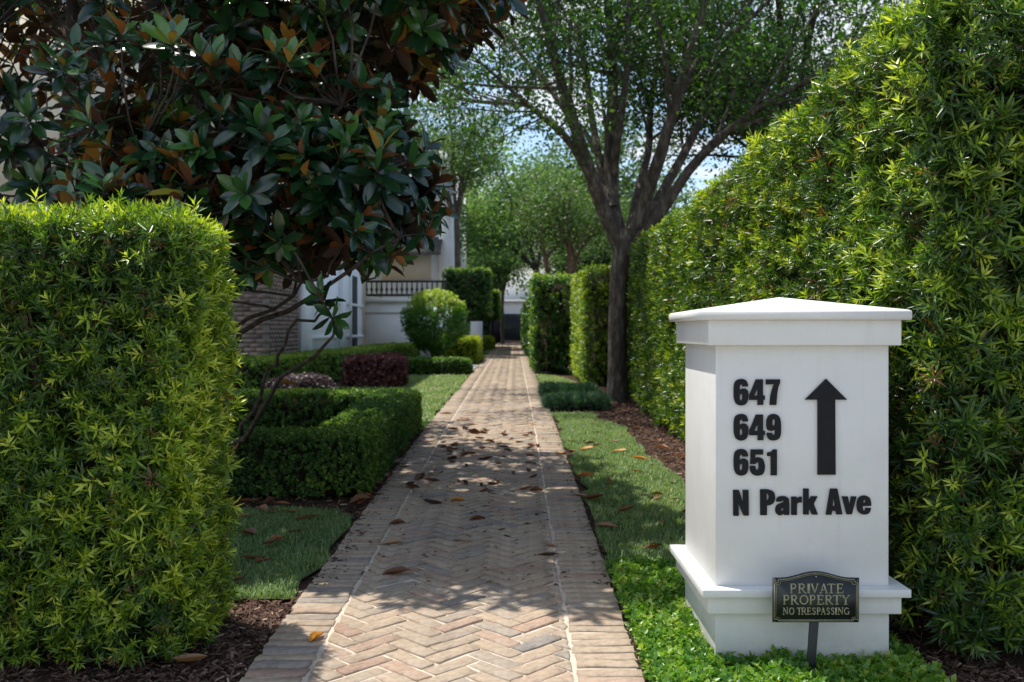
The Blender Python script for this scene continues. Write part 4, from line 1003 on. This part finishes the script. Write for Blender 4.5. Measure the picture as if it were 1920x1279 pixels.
# house bricks: front (facing the camera) and side (facing the path)
hb = Acc(); hp = 0; rr = np.random.default_rng(5); course, bl = .0735, .205
cands = []
for face in ('side', 'front'):
    ncol = int((2.2 if face == 'side' else 3.2) / bl) + 1
    for c_ in range(int(2.9 / course)):
        z0 = c_ * course
        for b_ in range(ncol):
            u0 = b_ * bl + (bl / 2 if c_ % 2 else 0); u1 = u0 + bl - .010
            lim = 2.18 if face == 'side' else 3.2
            if u0 >= lim: continue
            u1 = min(u1, lim); t_ = float(np.clip(rr.normal(.5, .22), 0, 1)); pr = .012 + rr.normal() * .0015
            a = Acc()
            if face == 'side': a.box(hx - .021, hx - .02 + pr, 16.0 + u0, 16.0 + u1, z0 + .005, z0 + course - .005, t_); c0 = (hx, 16.0 + u0, z0)
            else: a.box(hx - .02 - u1, hx - .02 - u0, 16.02 - pr, 16.021, z0 + .005, z0 + course - .005, t_); c0 = (hx - u0, 16.0, z0)
            px = VPX + FPX * c0[0] / c0[1]; py = HY - FPX * (c0[2] - CAMZ) / c0[1]
            if 432 < px < 562 and 470 < py < 672 and hp < 300:
                hp += 1; o = bpy.data.objects.new('brick', a.mesh('brick', M['house_brick'], c0)); o.location = Vector(c0) - hs.location - bw_.location; link(o, bw_)
            else: hb.add(a.V[0], a.Q[0], None, t_)
part('brickwork', hb, M['house_brick'], bw_, kind='stuff', base=tuple(hs.location))
a = Acc(); a.box(-12, hx - .1, 18.3, 30.4, 0, 7.2); part('wall', a, M['cream'], hs)
a = Acc(); a.box(-12, hx - .06, 16.1, 18.25, 2.9, 6.9); part('upper_wall', a, M['cream'], hs)
a = Acc(); a.box(-12.0, hx + .05, 15.95, 18.4, 2.9, 3.02); part('string_course', a, M['wallwhite'], hs)
a = Acc(); a.box(-5.6, hx - .3, 16.0, 16.09, 5.2, 6.9); part('brick_panel', a, M['beige'], hs)
a = Acc(); a.box(-5.65, hx - .25, 15.97, 16.09, 5.02, 5.19); part('panel_sill', a, M['wallwhite'], hs)
def window(parent, x0, x1, z0, z1, y, nx=2, nz=3):
    a = Acc(); f = .06
    a.box(x0 - f, x0, y - .05, y + .02, z0 - f, z1 + f); a.box(x1, x1 + f, y - .05, y + .02, z0 - f, z1 + f)
    a.box(x0, x1, y - .05, y + .02, z1, z1 + f); a.box(x0, x1, y - .05, y + .02, z0 - f, z0)
    for i in range(1, nx): xx = x0 + (x1 - x0) * i / nx; a.box(xx - .012, xx + .012, y - .03, y, z0, z1)
    for i in range(1, nz): zz = z0 + (z1 - z0) * i / nz; a.box(x0, x1, y - .032, y - .002, zz - .012, zz + .012)
    fr_ = part('window', a, M['wallwhite'], parent); g = Acc(); g.box(x0, x1, y - .012, y + .01, z0, z1)
    o = bpy.data.objects.new('pane', g.mesh('pane', M['glass'], tuple(parent.location))); link(o, fr_)
window(hs, -4.50, -4.16, 5.35, 6.35, 15.99, 1, 3); window(hs, -7.4, -6.6, 3.6, 5.0, 16.08)
# white lower side wall along the garden
a = Acc(); a.box(hx - .12, hx, 18.23, 25.7, 0, 2.9); part('garden_wall', a, M['wallwhite'], hs)
a = Acc(); a.box(hx - .01, hx + .06, 18.23, 19.1, 0, 2.9); part('pilaster', a, M['wallwhite'], hs)
for z in (1.06, 1.84): a = Acc(); a.box(hx - .01, hx + .035, 19.1, 25.7, z, z + .07); part('moulding', a, M['wallwhite'], hs)
a = Acc(); a.box(hx - .01, hx + .09, 22.3, 22.8, 0, 2.9); part('pilaster', a, M['wallwhite'], hs)
a = Acc(); a.tube([(hx + .10, 23.3, gzf(23)), (hx + .10, 23.3, 4.5)], .04, 10); part('downpipe', a, M['wallwhite'], hs, smooth=True)
a = Acc(); a.box(hx - .02, hx + .008, 23.7, 24.9, 0, 2.6); part('door', a, M['darkroom'], hs)
a = Acc(); V = [(-12.4, 15.6, 6.9), (hx + .3, 15.6, 6.9), (hx + .3, 30.8, 7.2), (-12.4, 30.8, 7.2), (-11, 17, 8.6), (-6, 17, 8.6), (-6, 29, 8.9), (-11, 29, 8.9)]
a.add(V, [(0, 1, 5, 4), (1, 2, 6, 5), (2, 3, 7, 6), (3, 0, 4, 7), (4, 5, 6, 7), (3, 2, 1, 0)]); part('roof', a, M['rooft'], hs)

# terrace with balustrade
te = thing('terrace', 'white walled terrace with cornice and black iron balustrade behind the round bush', 'terrace', (-3.0, 27.2, gzf(27)))
a = Acc(); a.box(-4.3, -1.9, 27.0, 30.0, 0, 2.02); part('wall', a, M['wallwhite'], te)
a = Acc(); a.box(-4.36, -1.84, 26.92, 30.0, 2.02, 2.14); part('cornice', a, M['wallwhite'], te)
a = Acc(); a.box(-4.3, -1.9, 26.97, 27.0, 1.72, 1.78); part('moulding', a, M['wallwhite'], te)
ra = thing('balustrade', 'black iron balustrade on top of the white terrace wall', 'railing', (-3.0, 27.1, 2.14))
for z in (2.19, 2.57): a = Acc(); a.box(-4.3, -1.9, 27.05, 27.12, z, z + .06); part('rail', a, M['iron'], ra)
x = -4.25
a0 = Acc(); a0.tube([(0, 0, .07), (0, 0, .45)], .02, 6); a0.tube([(0, 0, .18), (0, 0, .24), (0, 0, .30)], [.02, .045, .02], 8)
bme = a0.mesh('baluster', M['iron'])
while x < -1.92: o = bpy.data.objects.new('baluster', bme); o.location = (x + 3.0, -.01, 0); link(o, ra); x += .14
for x in (-4.3, -1.92): a = Acc(); a.box(x - .03, x + .03, 27.06, 27.12, 2.14, 2.72); a.tube([(x, 27.09, 2.72), (x, 27.09, 2.76), (x, 27.09, 2.84)], [.012, .05, .005], 8); part('post', a, M['iron'], ra)

# second white house further back and its dark openings
h2 = thing('house', 'white house beyond the terrace with tall white corner pier', 'house', (-5, 36, gzf(36)))
a = Acc(); a.box(-11, -2.30, 34.0, 46, 0, 7.5); part('wall', a, M['wallwhite'], h2)
a = Acc(); a.box(-2.62, -2.22, 33.85, 34.3, 0, 7.5); part('corner_pier', a, M['wallwhite'], h2)
a = Acc(); a.box(-5.6, -2.9, 33.93, 34.0, 3.0, 4.0); part('beige_panel', a, M['cream'], h2)
a = Acc(); a.add([(-6, 33.0, 3.9), (-2.5, 33.0, 3.9), (-2.5, 34, 4.5), (-6, 34, 4.5), (-6, 33, 3.8), (-2.5, 33, 3.8)], [(0, 1, 2, 3), (4, 5, 1, 0)]); part('canopy_roof', a, M['rooft'], h2)
window(h2, -4.6, -3.4, 4.9, 6.4, 33.98)
# low white garden wall and pier in front of the stilted hedge
gw = thing('garden_wall', 'low white wall with coping ending in a white pier under the stilted hedge', 'wall', (-1.8, 33.2, gzf(33)))
a = Acc(); a.box(-2.25, -1.5, 33.1, 33.3, 0, 1.13); part('wall', a, M['wallwhite'], gw)
a = Acc(); a.box(-2.25, -1.52, 33.05, 33.35, 1.13, 1.18); part('coping', a, M['curb'], gw)
a = Acc(); a.box(-1.5, -1.10, 33.0, 33.4, 0, 1.55); part('pier', a, M['wallwhite'], gw)

# end of the path: gate and far white house
gt = thing('iron_gate', 'dark iron gate closing the far end of the brick path', 'gate', (-.15, 53, gzf(53)))
for x in (-1.35, .62): a = Acc(); a.box(x - .09, x + .09, 52.9, 53.1, gzf(53), gzf(53) + 1.55); part('post', a, M['iron'], gt)
a = Acc(); a.box(-1.26, -.62, 52.98, 53.02, gzf(53) + .05, gzf(53) + 1.45); part('solid_panel', a, M['darkroom'], gt)
for z in (.12, .75, 1.38): a = Acc(); a.box(-.62, .53, 52.98, 53.02, gzf(53) + z, gzf(53) + z + .05); part('rail', a, M['iron'], gt)
b0 = Acc(); b0.tube([(0, 0, .05), (0, 0, 1.5)], .016, 6); bm_ = b0.mesh('bar', M['iron']); x = -.56
while x < .53: o = bpy.data.objects.new('bar', bm_); o.location = (x + .15, 0, 0); link(o, gt); x += .11
hd = hedge('clipped_hedge', 'dark rounded evergreen above and left of the far gate', (-2.7, 54.2, 0), (-.75, 56, 2.3), .9, ['-x', '+x', '-y', '+z'], 120, SPR_OVAL, M['podo_dark'], wz, 0, (.35, .25), seed=21, depth=.12, core=.15, bumps=.1, scale=(2, 3))
h3 = thing('house', 'far white house with dark window above the gate at the end of the path', 'house', (0, 66, gzf(60)))
a = Acc(); a.box(-7, 5, 62, 72, 0, 5.2); part('wall', a, M['wallwhite'], h3)
a = Acc(); a.box(-7.2, 5.2, 61.85, 72, 3.0, 3.18); part('string_course', a, M['curb'], h3)
window(h3, -2.3, -1.05, 3.45, 4.6, 61.97); window(h3, 1.5, 2.7, 3.45, 4.6, 61.97)
a = Acc(); a.box(-1.6, .9, 61.9, 61.99, 0, 2.3); part('dark_wall_panel', a, M['darkroom'], h3)  # flat dark panel on the wall, painted as the unlit inside of an opening
a = Acc(); a.add([(-7.5, 61.5, 5.2), (5.5, 61.5, 5.2), (5.5, 72.5, 5.2), (-7.5, 72.5, 5.2), (-4, 67, 7.5), (2, 67, 7.5)], [(0, 1, 5, 4), (2, 3, 4, 5)], [(1, 2, 5), (3, 0, 4)]); part('roof', a, M['rooft'], h3)

# ================================================================ MAGNOLIA
def mag_leaf(L=.16, W=.062, fold=.16, curl=.18, tint=0.):
    V = [(0, 0, 0)]; rows = ((.22, .55), (.55, 1.0), (.82, .72))
    for t, w_ in rows:
        z = -curl * L * t * t
        V += [(t * L, -w_ * W / 2, z + fold * w_ * W * .9), (t * L, 0, z), (t * L, w_ * W / 2, z + fold * w_ * W * .9)]
    V.append((L, 0, -curl * L))
    Q = []; T = [(0, 1, 2), (0, 2, 3), (7, 10, 8), (8, 10, 9)]
    for k in range(2):
        b = 1 + 3 * k; Q += [(b, b + 3, b + 4, b + 1), (b + 1, b + 4, b + 5, b + 2)]
    V = np.array(V); return V, np.array(Q), np.array(T), np.full(len(V), tint)
mg = thing('magnolia_tree', 'large magnolia with glossy dark leaves and rusty undersides overhanging the path', 'tree', (-2.85, 7.6, gzf(7.6)))
r = np.random.default_rng(41); base = np.array([-2.85, 7.6, gzf(7.6) - .1])
a = Acc(); TR = interp([base, base + [.02, 0, 1.2], base + [.0, -.05, 2.6], base + [.1, -.1, 4.2], base + [.15, 0, 6.2]], 24); a.tube(TR, np.linspace(.12, .05, 24), 12); part('trunk', a, M['bark_mag'], mg, smooth=True)
a = Acc(); a.tube(interp([(-3.45, 7.0, 0), (-3.3, 6.9, 1.6), (-3.1, 6.8, 2.9), (-3.0, 6.6, 4.6)], 18), np.linspace(.06, .03, 18), 9); part('trunk', a, M['bark_mag'], mg, smooth=True)
lobes = [((-2.6, 6.2, 2.9), (1.3, 1.3, 1.0), 215), ((-1.5, 5.8, 2.3), (.95, 1.1, .74), 260), ((-.85, 5.6, 2.05), (.45, .8, .42), 90),
         ((-1.2, 6.1, 3.35), (1.0, 1.4, .58), 260), ((-.58, 5.9, 3.5), (.64, 1.3, .5), 200), ((-2.4, 7.6, 4.6), (1.9, 2.3, 1.5), 330),
         ((-1.5, 8.0, 4.4), (1.0, 1.7, 1.1), 200), ((-3.6, 6.0, 2.6), (1.1, 1.3, 1.1), 55), ((-2.8, 8.4, 2.9), (1.5, 1.4, 1.2), 80), ((-3.6, 10.6, 4.7), (1.9, 1.7, 1.1), 240), ((-1.2, 7.2, 3.6), (.9, 1.0, .7), 130), ((-2.0, 5.4, 1.75), (.6, .7, .35), 90)]
heads = []
for (c, rad, cnt_) in lobes:
    c = np.array(c); rad = np.array(rad)
    d = r.normal(size=(cnt_, 3)); d /= np.linalg.norm(d, axis=1)[:, None]
    s = r.uniform(.35, 1., cnt_) ** .45
    P = c + d * rad * s[:, None]; heads.append(np.column_stack([P, d, s]))
heads = np.vstack(heads)
# drop heads buried deep inside another lobe
deep = np.zeros(len(heads), int)
for (c, rad, _) in lobes: deep += (((heads[:, :3] - c) / np.array(rad)) ** 2).sum(1) < .45
heads = heads[(deep < 1) | (r.random(len(heads)) < .35)]
heads = heads[heads[:, 2] > 1.0]
HP = heads[:, :3]; HD = heads[:, 3:6] * .72 + np.array([.0, -.12, .70]) + r.normal(size=(len(heads), 3)) * .3
LOW = [((-.92, 5.0, 1.30), (.25, -.3, -.1)), ((-1.02, 5.15, 1.42), (-.2, -.3, .3)), ((-1.35, 4.9, 1.52), (.1, -.6, -.4)), ((-1.6, 5.2, 1.42), (-.3, -.4, .1)), ((-.62, 5.1, 1.62), (.6, -.2, -.2)), ((-1.15, 4.8, 1.66), (.2, -.5, -.5)), ((-.8, 5.0, 1.75), (.4, -.4, .2)), ((-1.9, 5.0, 1.75), (-.3, -.5, .3)), ((-1.75, 4.8, 1.55), (-.1, -.5, .1)), ((-.45, 5.0, 1.74), (.6, -.3, .1))]
HP = np.vstack([HP, [p for p, _ in LOW]]); HD = np.vstack([HD, [d for _, d in LOW]])
HD /= np.linalg.norm(HD, axis=1)[:, None]
# limbs from the trunk to lobes, twigs to heads
limb_pts = []
def limb(pts, r0, r1):
    Pn = interp(pts, 14); Pn[1:-1] += r.normal(size=(12, 3)) * .018; a = Acc(); a.tube(Pn, np.linspace(r0, r1, 14), 8, cap=True); part('branch', a, M['bark_mag'], mg, smooth=True); limb_pts.append(Pn)
for (c, rad, _) in lobes:
    c = np.array(c); z = max(.9, c[2] - 1.0 - .35 * math.hypot(c[0] + 2.8, c[1] - 7.6)); s = TR[np.argmin(np.abs(TR[:, 2] - z))]
    for e in (c, c + np.array(rad) * [.6, -.5, .2], c + np.array(rad) * [-.6, -.4, -.1]):
        limb([s, s + (e - s) * .4 + [0, 0, .12], s + (e - s) * .75, e], .045, .014)
# low sprawling branches reaching towards the path
limb([base + [0, 0, .35], (-2.3, 6.6, .62), (-1.75, 6.0, 1.12), (-1.35, 5.6, 1.33), (-.95, 5.3, 1.52), (-.6, 5.1, 1.72)], .024, .008)
limb([base + [0, 0, .5], (-2.25, 6.5, .80), (-1.8, 6.0, 1.18), (-1.3, 5.5, 1.40), (-1.0, 5.3, 1.60)], .019, .007)
limb([base + [.05, 0, .1], (-2.2, 6.9, .32), (-1.7, 6.2, .60), (-1.35, 5.6, .95), (-1.05, 5.2, 1.12), (-.93, 5.05, 1.27)], .022, .006)
limb([(-1.75, 6.25, .57), (-1.5, 5.9, .95), (-1.3, 5.6, 1.20), (-1.0, 5.3, 1.36)], .014, .007)
limb([base + [0, 0, 1.0], (-2.5, 6.9, 1.5), (-2.1, 6.2, 1.8), (-1.6, 5.6, 2.0), (-1.0, 5.2, 2.2)], .04, .012)
LP = np.vstack(limb_pts + [TR]); tw = Acc()
for p, d in zip(HP, HD):
    dist = np.linalg.norm(LP - p, axis=1) + .6 * np.maximum(0, LP[:, 2] - p[2]); q = LP[np.argmin(dist)]
    L = np.linalg.norm(p - q); m_ = p - d * min(.18, L * .4); tw.tube(interp([q, q + (m_ - q) * .5 + r.normal(size=3) * .03 * L, m_, p], 5), np.linspace(.009, .0055, 5), 3, cap=False)
part('twigs', tw, M['bark_mag'], mg, smooth=True, kind='stuff')
# leaves
ml = [mag_leaf(.155, .060, .14, c_, 0) for c_ in (.05, .14, .24, .34)]
pos, mats_, scs, tns = [], [], [], []
for pi, (p, d) in enumerate(zip(HP, HD)):
    nlv = r.integers(8, 14); B = frames(d[None], np.array([r.uniform(0, 6.28)]))[0]; young = r.random() < .2
    ts = np.clip(r.normal(.56, .13), 0, .76)
    for i in range(nlv):
        f = i / nlv; th = R(22 + 78 * f + r.uniform(-12, 12)); az = i * 2.4 + r.uniform(-.3, .3)
        sd = B @ np.array([math.cos(az), math.sin(az), 0]); ld = unit(math.cos(th) * d + math.sin(th) * sd - np.array([0, 0, .08 * f]))
        nn = unit(math.sin(th) * d - math.cos(th) * sd); nn = unit(nn - ld * (nn @ ld) + 0); yv = np.cross(nn, ld)
        tilt_ = r.normal() * .25; y2 = yv * math.cos(tilt_) + nn * math.sin(tilt_); n2 = np.cross(ld, y2)
        pos.append(p - d * .05 * f); mats_.append(np.stack([ld, y2, n2], 1)); scs.append((.72 if pi >= len(HP) - len(LOW) else 1.) * r.uniform(.82, 1.26) * (.88 + .25 * f))
        t_ = (ts + .12 if f < .34 else ts - .22) + r.normal() * .07 + (.22 if young and f < .5 else 0); t_ = r.uniform(.96, 1) if r.random() < .008 else min(t_, .93); tns.append(float(np.clip(t_, 0, 1)))
pos = np.array(pos); mats_ = np.array(mats_); scs = np.array(scs); tns = np.array(tns); wh = r.integers(0, 4, len(pos))
print('magnolia heads', len(HP), 'leaves', len(pos))
iv = np.where(in_view(pos, -5) & ~((pos[:, 1] > 3.3) & (VPX + FPX * pos[:, 0] / pos[:, 1] < 425) & (HY - FPX * (pos[:, 2] - CAMZ) / pos[:, 1] > 380)))[0]
ordr = iv[np.argsort(np.linalg.norm(pos[iv] - [0, 0, CAMZ], axis=1) / scs[iv])][:300]
mm_ = []
for tp in ml: a = Acc(); a.add(*tp); mm_.append(a.mesh('leaf', M['magnolia'], smooth=True))
for i in ordr:
    o = bpy.data.objects.new('leaf', mm_[wh[i]]); link(o, mg); m4 = Matrix(mats_[i].tolist()).to_4x4() @ Matrix.Scale(float(scs[i]), 4)
    m4.translation = Vector(pos[i]) - mg.location; o.matrix_basis = m4; o['tshift'] = float(tns[i])
kp = np.ones(len(pos), bool); kp[ordr] = False; acc = Acc()
for k in range(4): s = kp & (wh == k); scatter(acc, ml[k], pos[s], mats_[s], scs[s], tns[s])
part('crown', acc, M['magnolia'], mg, smooth=True, kind='stuff')

# ================================================================ FALLEN LEAVES
def fallen(L, W, curl, cup, seed):
    rr = np.random.default_rng(seed); V = []; ts = (0, .18, .42, .68, .88, 1); wd = (.03, .55, 1, .92, .5, .02)
    for t, w_ in zip(ts, wd):
        z = curl * L * 4 * (t - .5) ** 2; tw_ = (t - .5) * rr.normal() * .3
        for s in (-1, -.45, .45, 1): V.append((t * L - L / 2, s * w_ * W / 2 + L * .06 * math.sin(t * 3), z + cup * W * w_ * s * s + tw_ * s * w_ * W / 2 + rr.normal() * .0012))
    Q = []
    for i in range(5):
        for j in range(3): b = i * 4 + j; Q.append((b, b + 4, b + 5, b + 1))
    V = np.array(V); V[:, 2] -= V[:, 2].min(); return V, np.array(Q), None, np.zeros(len(V))
fv = [fallen(.15, .055, .05, .35, 1), fallen(.15, .060, .10, .2, 2), fallen(.15, .05, .16, .6, 3), fallen(.15, .065, .03, .55, 4), fallen(.13, .03, .12, .9, 5)]
fm = []
for tp in fv: a = Acc(); a.add(tp[0], tp[1], None, tp[3]); fm.append(a.mesh('fallen_leaf', M['dryleaf'], smooth=True))
def drop(px, py, size, az, tint, var, label, group=None, lift=.006):
    x, y, z = groundpt(px, py); o = bpy.data.objects.new('fallen_leaf', fm[var]); link(o)
    r_ = random.uniform
    if label is None:
        cw = 'blackish' if tint < .15 else 'dark brown' if tint < .3 else 'reddish brown' if tint < .45 else 'brown' if tint < .6 else 'tan'
        fw = ('cupped', 'flat', 'humped', 'deeply cupped', 'narrow rolled')[var]; sw = 'small ' if size < .085 else 'long ' if size > .125 else ''
        u = (x - XL0) / (XR0 - XL0); sx = 'on the left border bricks' if u < .16 else 'left of centre' if u < .45 else 'near the centre' if u < .6 else 'right of centre' if u < .83 else 'on the right border bricks'
        if 'hedge foot' in group: label = f'{sw}{cw} {fw} leaf between box hedge and path, ' + ('near the hedge corner' if y < 7 else 'halfway along' if y < 8.6 else 'towards the far end')
        elif 'left grass' in group: label = f'{sw}{cw} {fw} leaf on left grass, ' + ('nearer end' if y < 5 else 'middle' if y < 5.6 else 'box hedge end') + (', path side' if x > -1.25 else ', hedge side')
        elif 'right strip' in group: label = f'{sw}{cw} {fw} leaf ' + ('close to the path edge' if x < .75 else 'out in the right grass' if x < 1.12 else 'on mulch under the right hedge') + (', level with the pillar' if y < 6.2 else ', beyond the pillar' if y < 8.5 else ', near the oak')
        else: label = f'{sw}{cw} {fw} leaf {sx}, ' + ('on the nearer shaded bricks' if y < 6 else 'midway in the shade' if y < 7.6 else 'in the far shade' if y < 9 else 'at the far shade line')
    m4 = Matrix.Rotation(R(1.4), 4, 'X') @ Matrix.Rotation(R(az), 4, 'Z') @ Matrix.Rotation(r_(-.3, .3), 4, 'X') @ Matrix.Rotation(r_(-.2, .2), 4, 'Y') @ Matrix.Scale(size / .15, 4)
    o.matrix_world = Matrix.Translation((x, y, z + lift)) @ m4
    o['tshift'] = tint; tag(o, label, 'leaf', group)
NOT = [(594, 1201, .085, 60, .98, 3, 'bright orange leaf alone on the left border bricks near the bottom'),
 (740, 1078, .16, -8, .36, 0, 'largest brown curled leaf lying left of the path centre'),
 (857, 942, .10, 0, .92, 3, 'golden tan leaf lying in the middle of the shaded path'),
 (895, 976, .10, 25, .42, 3, 'reddish brown cupped leaf just below the golden tan leaf'),
 (864, 1018, .09, -20, .72, 1, 'small orange brown leaf on the herringbone below the path centre'),
 (762, 918, .11, 5, .78, 1, 'tan leaf on the left border bricks at the shadowed hedge corner'),
 (810, 947, .13, -10, .02, 2, 'blackish curled leaf on the path left of the golden tan leaf'),
 (1028, 1044, .12, -20, .12, 0, 'dark flat leaf on the right mortar line'),
 (1031, 1026, .08, -5, .65, 1, 'small brown orange leaf touching the dark leaf on the right mortar line'),
 (745, 985, .10, 20, .40, 3, 'brown cupped leaf on the left mortar line'),
 (733, 1022, .14, 4, .80, 0, 'pale leaf catching a fleck of sun on the left mortar line'),
 (676, 943, .16, 35, .45, 3, 'large reddish leaf leaning at the hedge corner by the path edge'),
 (575, 975, .17, 6, .62, 0, 'longest orange brown leaf on the left grass patch'),
 (543, 962, .12, 10, .70, 1, 'orange leaf above the longest one on the left grass'),
 (466, 942, .15, 0, .64, 0, 'orange brown leaf on mulch next to the left hedge'),
 (452, 971, .12, 5, .66, 1, 'orange leaf on the grass touching the left hedge'),
 (520, 1016, .10, 40, .55, 3, 'rusty twisted leaf in the middle of the left grass patch'),
 (552, 1000, .10, -15, .60, 1, 'small rusty leaf right of the twisted one on the left grass'),
 (465, 1004, .12, -30, .35, 3, 'dull purple brown leaf low on the left grass patch'),
 (1085, 932, .15, -35, .80, 1, 'pale tan leaf hanging over the right edge of the path'),
 (1112, 938, .15, 12, .38, 2, 'long brown leaf on grass touching the pale tan leaf'),
 (1136, 990, .14, -8, .68, 0, 'pinkish tan curled leaf on the right grass beside the path'),
 (1098, 895, .15, 20, .66, 3, 'crumpled light brown leaf on the right grass above the tan one'),
 (1200, 862, .16, -4, .90, 0, 'bright yellow orange leaf nearest the mulch on the right grass'),
 (1161, 848, .14, 6, .88, 1, 'yellow orange leaf left of the brightest one on the right grass'),
 (1100, 843, .13, 0, .88, 1, 'small yellow leaf on right grass close to the path'),
 (1240, 843, .16, -12, .74, 3, 'orange brown leaf on the mulch under the right hedge'),
 (1275, 857, .14, 6, .84, 1, 'orange leaf on the mulch close to the pillar'),
 (1232, 930, .09, 10, .40, 3, 'dark red leaf alone on the right grass near the pillar'),
 (1052, 852, .13, -8, .86, 1, 'orange leaf at the right edge of the path beyond the shade line'),
 (870, 790, .18, -6, .72, 0, 'orange brown leaf on the sunlit path just past the shadow'),
 (885, 797, .14, 0, .86, 1, 'small orange leaf beside the long one on the sunlit path'),
 (838, 777, .16, 4, .60, 0, 'rusty leaf on the left of the sunlit path'),
 (1000, 797, .10, 0, .84, 1, 'tiny orange leaf on the sunlit right mortar line'),
 (355, 1245, .12, 20, .70, 2, 'tan leaf on the mulch below the left hedge'),
 (540, 805, .20, 0, .62, 3, 'rusty leaf lying on top of the box hedge')]
for n_ in NOT:
    drop(*n_[:6], n_[6], 'fallen magnolia leaves', lift=.46 if 'on top of' in n_[6] else .008)
rr = np.random.default_rng(51)
for i in range(66):
    px, py = rr.uniform(770, 1010), 805 + 120 * rr.random() ** 1.1
    if px < 960 - (py - 600) * .62: px += 60
    drop(px, py, rr.uniform(.07, .15), rr.uniform(-90, 270), float(rr.choice([.05, .2, .35, .5])) + rr.uniform(-.05, .1), int(rr.integers(0, 5)), None, 'dry leaves scattered on the shaded path')
for i in range(26):
    f = rr.random(); px = 780 - 100 * f + rr.normal() * 9; py = 812 + 135 * f
    drop(px, py, rr.uniform(.07, .14), rr.uniform(-90, 270), rr.uniform(.2, .65), int(rr.integers(0, 5)), None, 'dry leaves along the box hedge foot')
for i in range(12):
    px, py = rr.uniform(860, 1010), rr.uniform(930, 1010)
    drop(px, py, rr.uniform(.03, .06), rr.normal() * 40, rr.uniform(.1, .5), int(rr.integers(0, 5)), None, 'leaf scraps on the near path')
for i in range(16):
    y_ = rr.uniform(4.3, 6.2); x_ = rr.uniform(-1.7, -1.0); px = VPX + FPX * x_ / y_; py = 575 + 2263.7 / y_
    drop(px, py, rr.uniform(.06, .13), rr.uniform(-90, 270), rr.uniform(.35, .75), int(rr.integers(0, 5)), None, 'dull leaves on the left grass patch')
for i in range(34):
    y_ = rr.uniform(4.8, 10.5); x_ = rr.uniform(.5, 1.45); px = VPX + FPX * x_ / y_; py = 575 + 2263.7 / y_
    drop(px, py, rr.uniform(.06, .12), rr.normal() * 40, rr.uniform(.25, .7), int(rr.integers(0, 5)), None, 'dull leaves on the right strip')
open('/tmp/stats.txt', 'w').write(str(('tris', sum(len(o.data.loops) - 2 * len(o.data.polygons) for o in bpy.data.objects if o.type == 'MESH'))))
print('objects', len(bpy.data.objects), 'tris', sum(len(o.data.loops) - 2 * len(o.data.polygons) for o in bpy.data.objects if o.type == 'MESH'))
